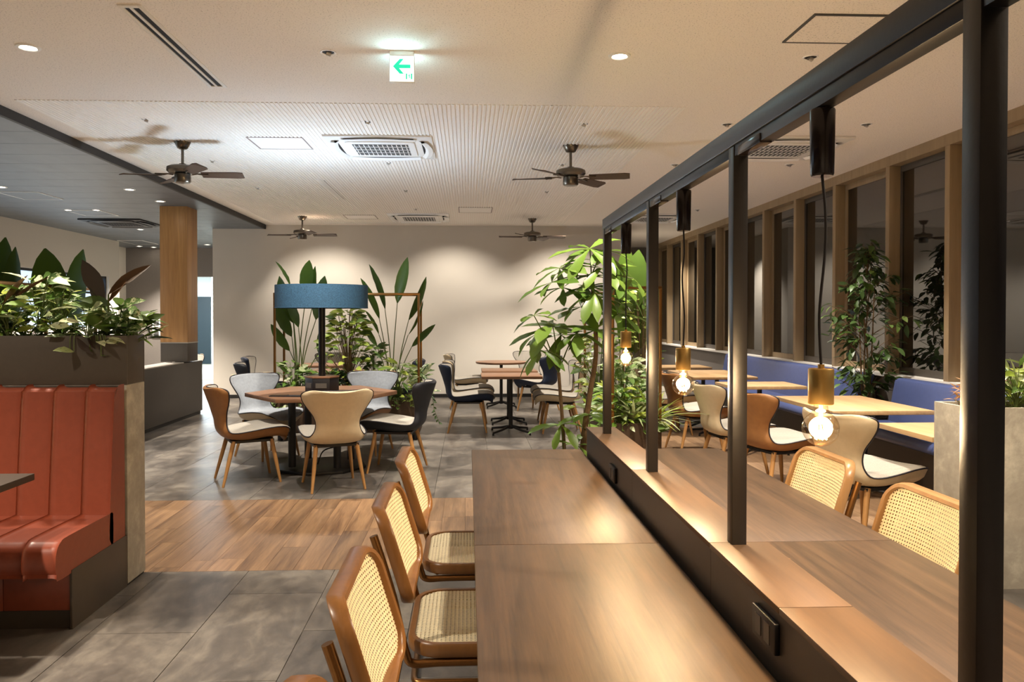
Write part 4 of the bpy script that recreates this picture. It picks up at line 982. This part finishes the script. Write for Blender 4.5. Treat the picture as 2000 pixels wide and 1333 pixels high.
# framed planter behind the hexagonal table
g = 'plants in the framed planter behind the table'
def mp_(px, dy=0): p = PY(px, 700, 9.0+dy); p.z = pz; return p
bush('bush', 'bushy small leaved shrub in the middle of the framed planter', 'plant', mp_(680), 290, .32, 1.02, OVAL, ['leaf_bush', 'leaf_lime', 'leaf_lime'], (.06, .11), 21, g, ry=.18, shape='tree', upbias=.3, stemmat='bark')
bush('bush', 'light green low plant at the left of the framed planter', 'plant', mp_(572, -.08), 120, .20, .42, OVAL, ['leaf_bush', 'leaf_cream', 'leaf_fern'], (.05, .10), 22, g, ry=.15, trail=.15)
bush('bush', 'yellow green trailing plant at the right of the framed planter', 'plant', mp_(778, -.1), 150, .24, .42, LANCE, ['leaf_lime', 'leaf_bush', 'leaf_cream'], (.07, .13), 23, g, ry=.15, trail=.3)
bush('bush', 'dark leaved plant beside the central shrub of the framed planter', 'plant', mp_(730, .03), 60, .14, .58, LANCE, ['leaf_ficus', 'leaf_banana'], (.10, .16), 24, g, ry=.12, shape='tree')
bush('pothos', 'variegated plant by the right bronze posts', 'plant', mp_(818, 0), 40, .08, .38, LANCE, ['leaf_pothos', 'leaf_cream'], (.08, .14), 25, g, ry=.1, upbias=1.0)
bush('bush', 'dark green filler plant low in the framed planter', 'plant', mp_(640, -.05), 110, .28, .32, OVAL, ['leaf_dark', 'leaf_fern', 'leaf_ficus'], (.06, .10), 26, g, ry=.15, trail=.1)
vn = thing('trailing_vine', 'thin vine hanging past the right end of the framed planter', 'plant', (-.55, 8.95, .44), group=g); rg = random.Random(5)
q0 = PY(838, 770, 8.9); qs = [Vector((-.57, 8.95, .46)), PY(842, 770, 8.9), PY(848, 800, 8.9), PY(858, 826, 8.9)]; stalk(vn, qs, .003)
for p in catm(qs, 7): leaf(vn, OVAL[1], 'leaf_ficus', p, (rg.uniform(-1, 1), rg.uniform(-1, .5), rg.uniform(-1, .3)), (0, -1, .5), .045)
# framed planter behind the steel frame
g = 'plants in the framed planter behind the tree'
bush('bush', 'pale spotted bushy plant below the farthest bulb', 'plant', (1.42, 7.0, pz), 170, .26, .55, OVAL, ['leaf_cream', 'leaf_bush', 'leaf_pothos'], (.06, .11), 31, g, ry=.25, trail=.1)
bush('bush', 'bright green leafy plant low in the planter under the farthest bulb', 'plant', (1.36, 6.85, pz), 120, .2, .3, LANCE, ['leaf_fern', 'leaf_lime'], (.07, .13), 32, g, ry=.15, trail=.15)
bush('bush', 'light flowering shrub between tree trunk and far post', 'plant', (1.3, 7.6, pz), 190, .26, .75, OVAL, ['leaf_bush', 'leaf_lime', 'leaf_cream'], (.05, .10), 33, g, ry=.35)
grassy('spider_plant', 'striped spider plant arching right of the second post', (1.66, 6.85, pz), 60, .42, ['leaf_spider', 'leaf_lime'], 34, g, 1.1, 1.3)
grassy('spider_plant', 'striped spider plant between the far posts', (1.5, 6.85, pz+.02), 50, .40, ['leaf_spider', 'leaf_cream'], 35, g, 1.1, 1.3)
bush('bush', 'slender shrub with pale leaf tips rising right of the second post', 'plant', (1.66, 7.3, pz), 100, .16, 1.2, OVAL, ['leaf_lime', 'leaf_bush'], (.05, .08), 36, g, ry=.2, shape='tree', stemmat='bark')
# umbrella leaved tree standing behind the table end
def palmate(t, c, n, L, seed, tilt=(0, 0, 0), mats=('leaf_pachira',)):
    rg = random.Random(seed); c = Vector(c); ax = (Vector((0, -.25, 1))+Vector(tilt)).normalized(); e1 = ax.orthogonal().normalized(); e2 = ax.cross(e1); a0 = rg.uniform(0, 6)
    n += 1
    for k in range(n):
        a = a0+2*PI*k/n+rg.uniform(-.25, .25); d = (e1*math.cos(a)+e2*math.sin(a))+ax*rg.uniform(-.5, .35)
        leaf(t, rg.choice(OBOV), rg.choice(mats), c, d, ax+d*.1, L*1.15*rg.uniform(.75, 1.15), rg.uniform(.7, .95))
DP = 4.95
pa = PZ(1100, 900, 0); baseA = PY(1103, 960, DP); baseA.z = .42; baseB = PY(1138, 960, DP+.05); baseB.z = .42
tr_ = thing('umbrella_tree', 'tall green umbrella leaved tree between the rear tables and the steel frame', 'tree', ((baseA.x+baseB.x)/2, DP, .42))
PYd = lambda px, py, dd=0: PY(px, py, DP+dd)
forkA = PYd(1091, 728); stalk(tr_, [baseA, PYd(1101, 860), PYd(1096, 790), forkA], (.013, .011), 'bark', 'trunk', 6, 8)
forkB = PYd(1164, 690, .05); topB = PYd(1160, 600, .05); top2 = PYd(1155, 540, .08)
stalk(tr_, [baseB, PYd(1141, 850, .05), PYd(1152, 770, .05), forkB, topB, top2], (.024, .010), 'bark', 'trunk', 6, 8)
clA = [(1080, 638, .0, 8, .25), (1043, 617, -.05, 5, .16), (1054, 684, -.1, 4, .19), (1126, 652, -.05, 6, .22), (1045, 655, .15, 5, .15), (1096, 655, .2, 6, .2)]
clB = [(1152, 486, 0, 7, .25), (1093, 524, .05, 5, .2), (1078, 552, -.05, 5, .19), (1100, 562, .1, 5, .18), (1175, 525, -.05, 7, .22), (1145, 560, .12, 6, .2), (1208, 558, 0, 6, .2), (1210, 613, -.05, 6, .2), (1160, 572, -.1, 7, .2), (1165, 645, -.05, 7, .22), (1135, 600, .15, 6, .2), (1238, 545, .05, 5, .17), (1190, 585, .1, 6, .2), (1180, 490, .1, 6, .22)]
for k, (px, py, dd, n, L) in enumerate(clA): c = PYd(px, py, dd); stalk(tr_, [forkA, forkA.lerp(c, .5)+Vector((0, 0, .03)), c], (.005, .0035)); palmate(tr_, c, n, L, 100+k, ((px-1085)/120, 0, 0))
for k, (px, py, dd, n, L) in enumerate(clB):
    c = PYd(px, py, dd); s0 = top2 if py < 560 else topB; s0 = forkB.lerp(topB, .5) if py > 600 else s0
    stalk(tr_, [s0, s0.lerp(c, .5)+Vector((0, 0, .02)), c], (.005, .0035)); palmate(tr_, c, n, L, 200+k, ((px-1160)/130, 0, 0))
for k, (px, py, dd, n, L) in enumerate(((1096, 830, -.05, 5, .17), (1150, 810, -.05, 6, .17), (1126, 870, -.05, 5, .12))): c = PYd(px, py, dd); stalk(tr_, [Vector((c.x+.03, c.y, .42)), c], .004); palmate(tr_, c, n, L, 300+k)
pot = thing('round_pot', 'dark round pot hidden behind the table end holding the umbrella tree', 'pot', (tr_.location.x, DP+.02, 0)); MB().lathe([(0, 0), (.15, 0), (.19, .44), (.175, .44), (.172, .40), (0, .40)], 32).build('pot_body', 'pot_dark', pot, smooth=True); MB().lathe([(0, .41), (.172, .41)], 24).build('soil', 'soil', pot)
# ficus trees by the window
def ficus(label, x, y, z0, ztop, rad, n, seed, mats, px_shift=0):
    rg = random.Random(seed); t = thing('ficus_tree', label, 'tree', (x, y, z0), group='ficus trees by the windows'); o = Vector((x, y, z0)); H = ztop-z0
    for k in range(4):
        a = k*PI/2+.4; top = o+Vector((math.cos(a)*.09, math.sin(a)*.09, H*(.95 if k == 0 else .72))); stalk(t, [o+Vector((math.cos(a)*.025, math.sin(a)*.025, 0)), o+Vector((math.cos(a+1)*.05, math.sin(a+1)*.05, H*.35)), top], (.011, .004), 'bark', 'trunk')
    tw = MB(); cnt = 0; more = MB()
    for k in range(n//6):
        zz = rg.uniform(.16, 1.0)**.9; a = rg.uniform(0, 2*PI); prof = np.interp(zz, [.16, .3, .5, .62, .8, 1.0], [.45, .75, 1.0, .95, .5, .12]); rr = rad*prof*rg.uniform(.35, 1.0)
        c = o+Vector((math.cos(a)*rr, math.sin(a)*rr*.9, H*zz)); s0 = o+Vector((0, 0, H*max(.1, zz-.12))); tw.tube([s0-o, (s0.lerp(c, .6)+Vector((0, 0, .02)))-o, c-o], .0025, 4)
        for q in range(6):
            p = s0.lerp(c, rg.uniform(.45, 1.05))+Vector((rg.uniform(-.05, .05), rg.uniform(-.05, .05), rg.uniform(-.05, .05))); d = Vector((math.cos(a)+rg.uniform(-.9, .9), math.sin(a)+rg.uniform(-.9, .9), rg.uniform(-.9, .25)))
            me_ = rg.choice(OVAL); nz_ = (rg.uniform(-.4, .4), rg.uniform(-.5, .3), 1); L_ = rg.uniform(.085, .13); cnt += 1
            if cnt <= 285: leaf(t, me_, rg.choice(mats), p, d, nz_, L_)
            else:
                mt_ = basis(p-o, d, nz_, L_); more.add([mt_ @ v.co for v in me_.vertices], [tuple(f.vertices) for f in me_.polygons])
    if more.v: tag(more.build('inner_leaves', mats[0], t, smooth=True), kind='stuff')
    tw.build('twigs', 'bark', t); return t
fx = Vector((3.86, 7.3, 0))
ficus('ficus tree between the two blue bench sections', fx.x, fx.y, .40, 2.16, .52, 600, 41, ['leaf_ficus', 'leaf_ficus', 'leaf_bush'])
pot = thing('tapered_pot', 'dark pot of the ficus between the blue benches', 'pot', (fx.x, fx.y, 0)); MB().lathe([(0, 0), (.14, 0), (.19, .45), (.175, .45), (.17, .41), (0, .41)], 28).build('pot_body', 'pot_dark', pot, smooth=True); MB().lathe([(0, .42), (.17, .42)], 20).build('soil', 'soil', pot)
ficus('dark ficus tree at the right edge beyond the concrete planter', 3.78, 3.55, .45, 1.85, .36, 300, 42, ['leaf_dark', 'leaf_ficus'])
pot = thing('tapered_pot', 'dark pot behind the concrete planter at the right edge', 'pot', (3.78, 3.55, 0)); MB().lathe([(0, 0), (.13, 0), (.17, .48), (.155, .48), (.15, .44), (0, .44)], 28).build('pot_body', 'pot_dark', pot, smooth=True)
# plants in the concrete planter
q = Vector((2.72, 4.03, .90)); bush('dried_plant', 'rusty dried plant at the left end of the concrete planter', 'plant', q, 90, .10, .12, LANCE, ['leaf_rust'], (.03, .05), 51, 'concrete planter plants', ry=.10, W=.7, upbias=1.2)
for k, dx in enumerate((.20, .36, .52)):
    bush('leafy_plant', ('bushy yellow green plant beside the near black post in the concrete planter', 'bushy yellow green plant at the right edge in the concrete planter', 'bushy green plant outside the right edge in the concrete planter')[k], 'plant', (2.74+dx, 4.0, .90), 95, .11, .24, LANCE, ['leaf_lime', 'leaf_bush', 'leaf_spider'], (.06, .12), 60+k, 'concrete planter plants', ry=.11, upbias=1.0, W=1.0)
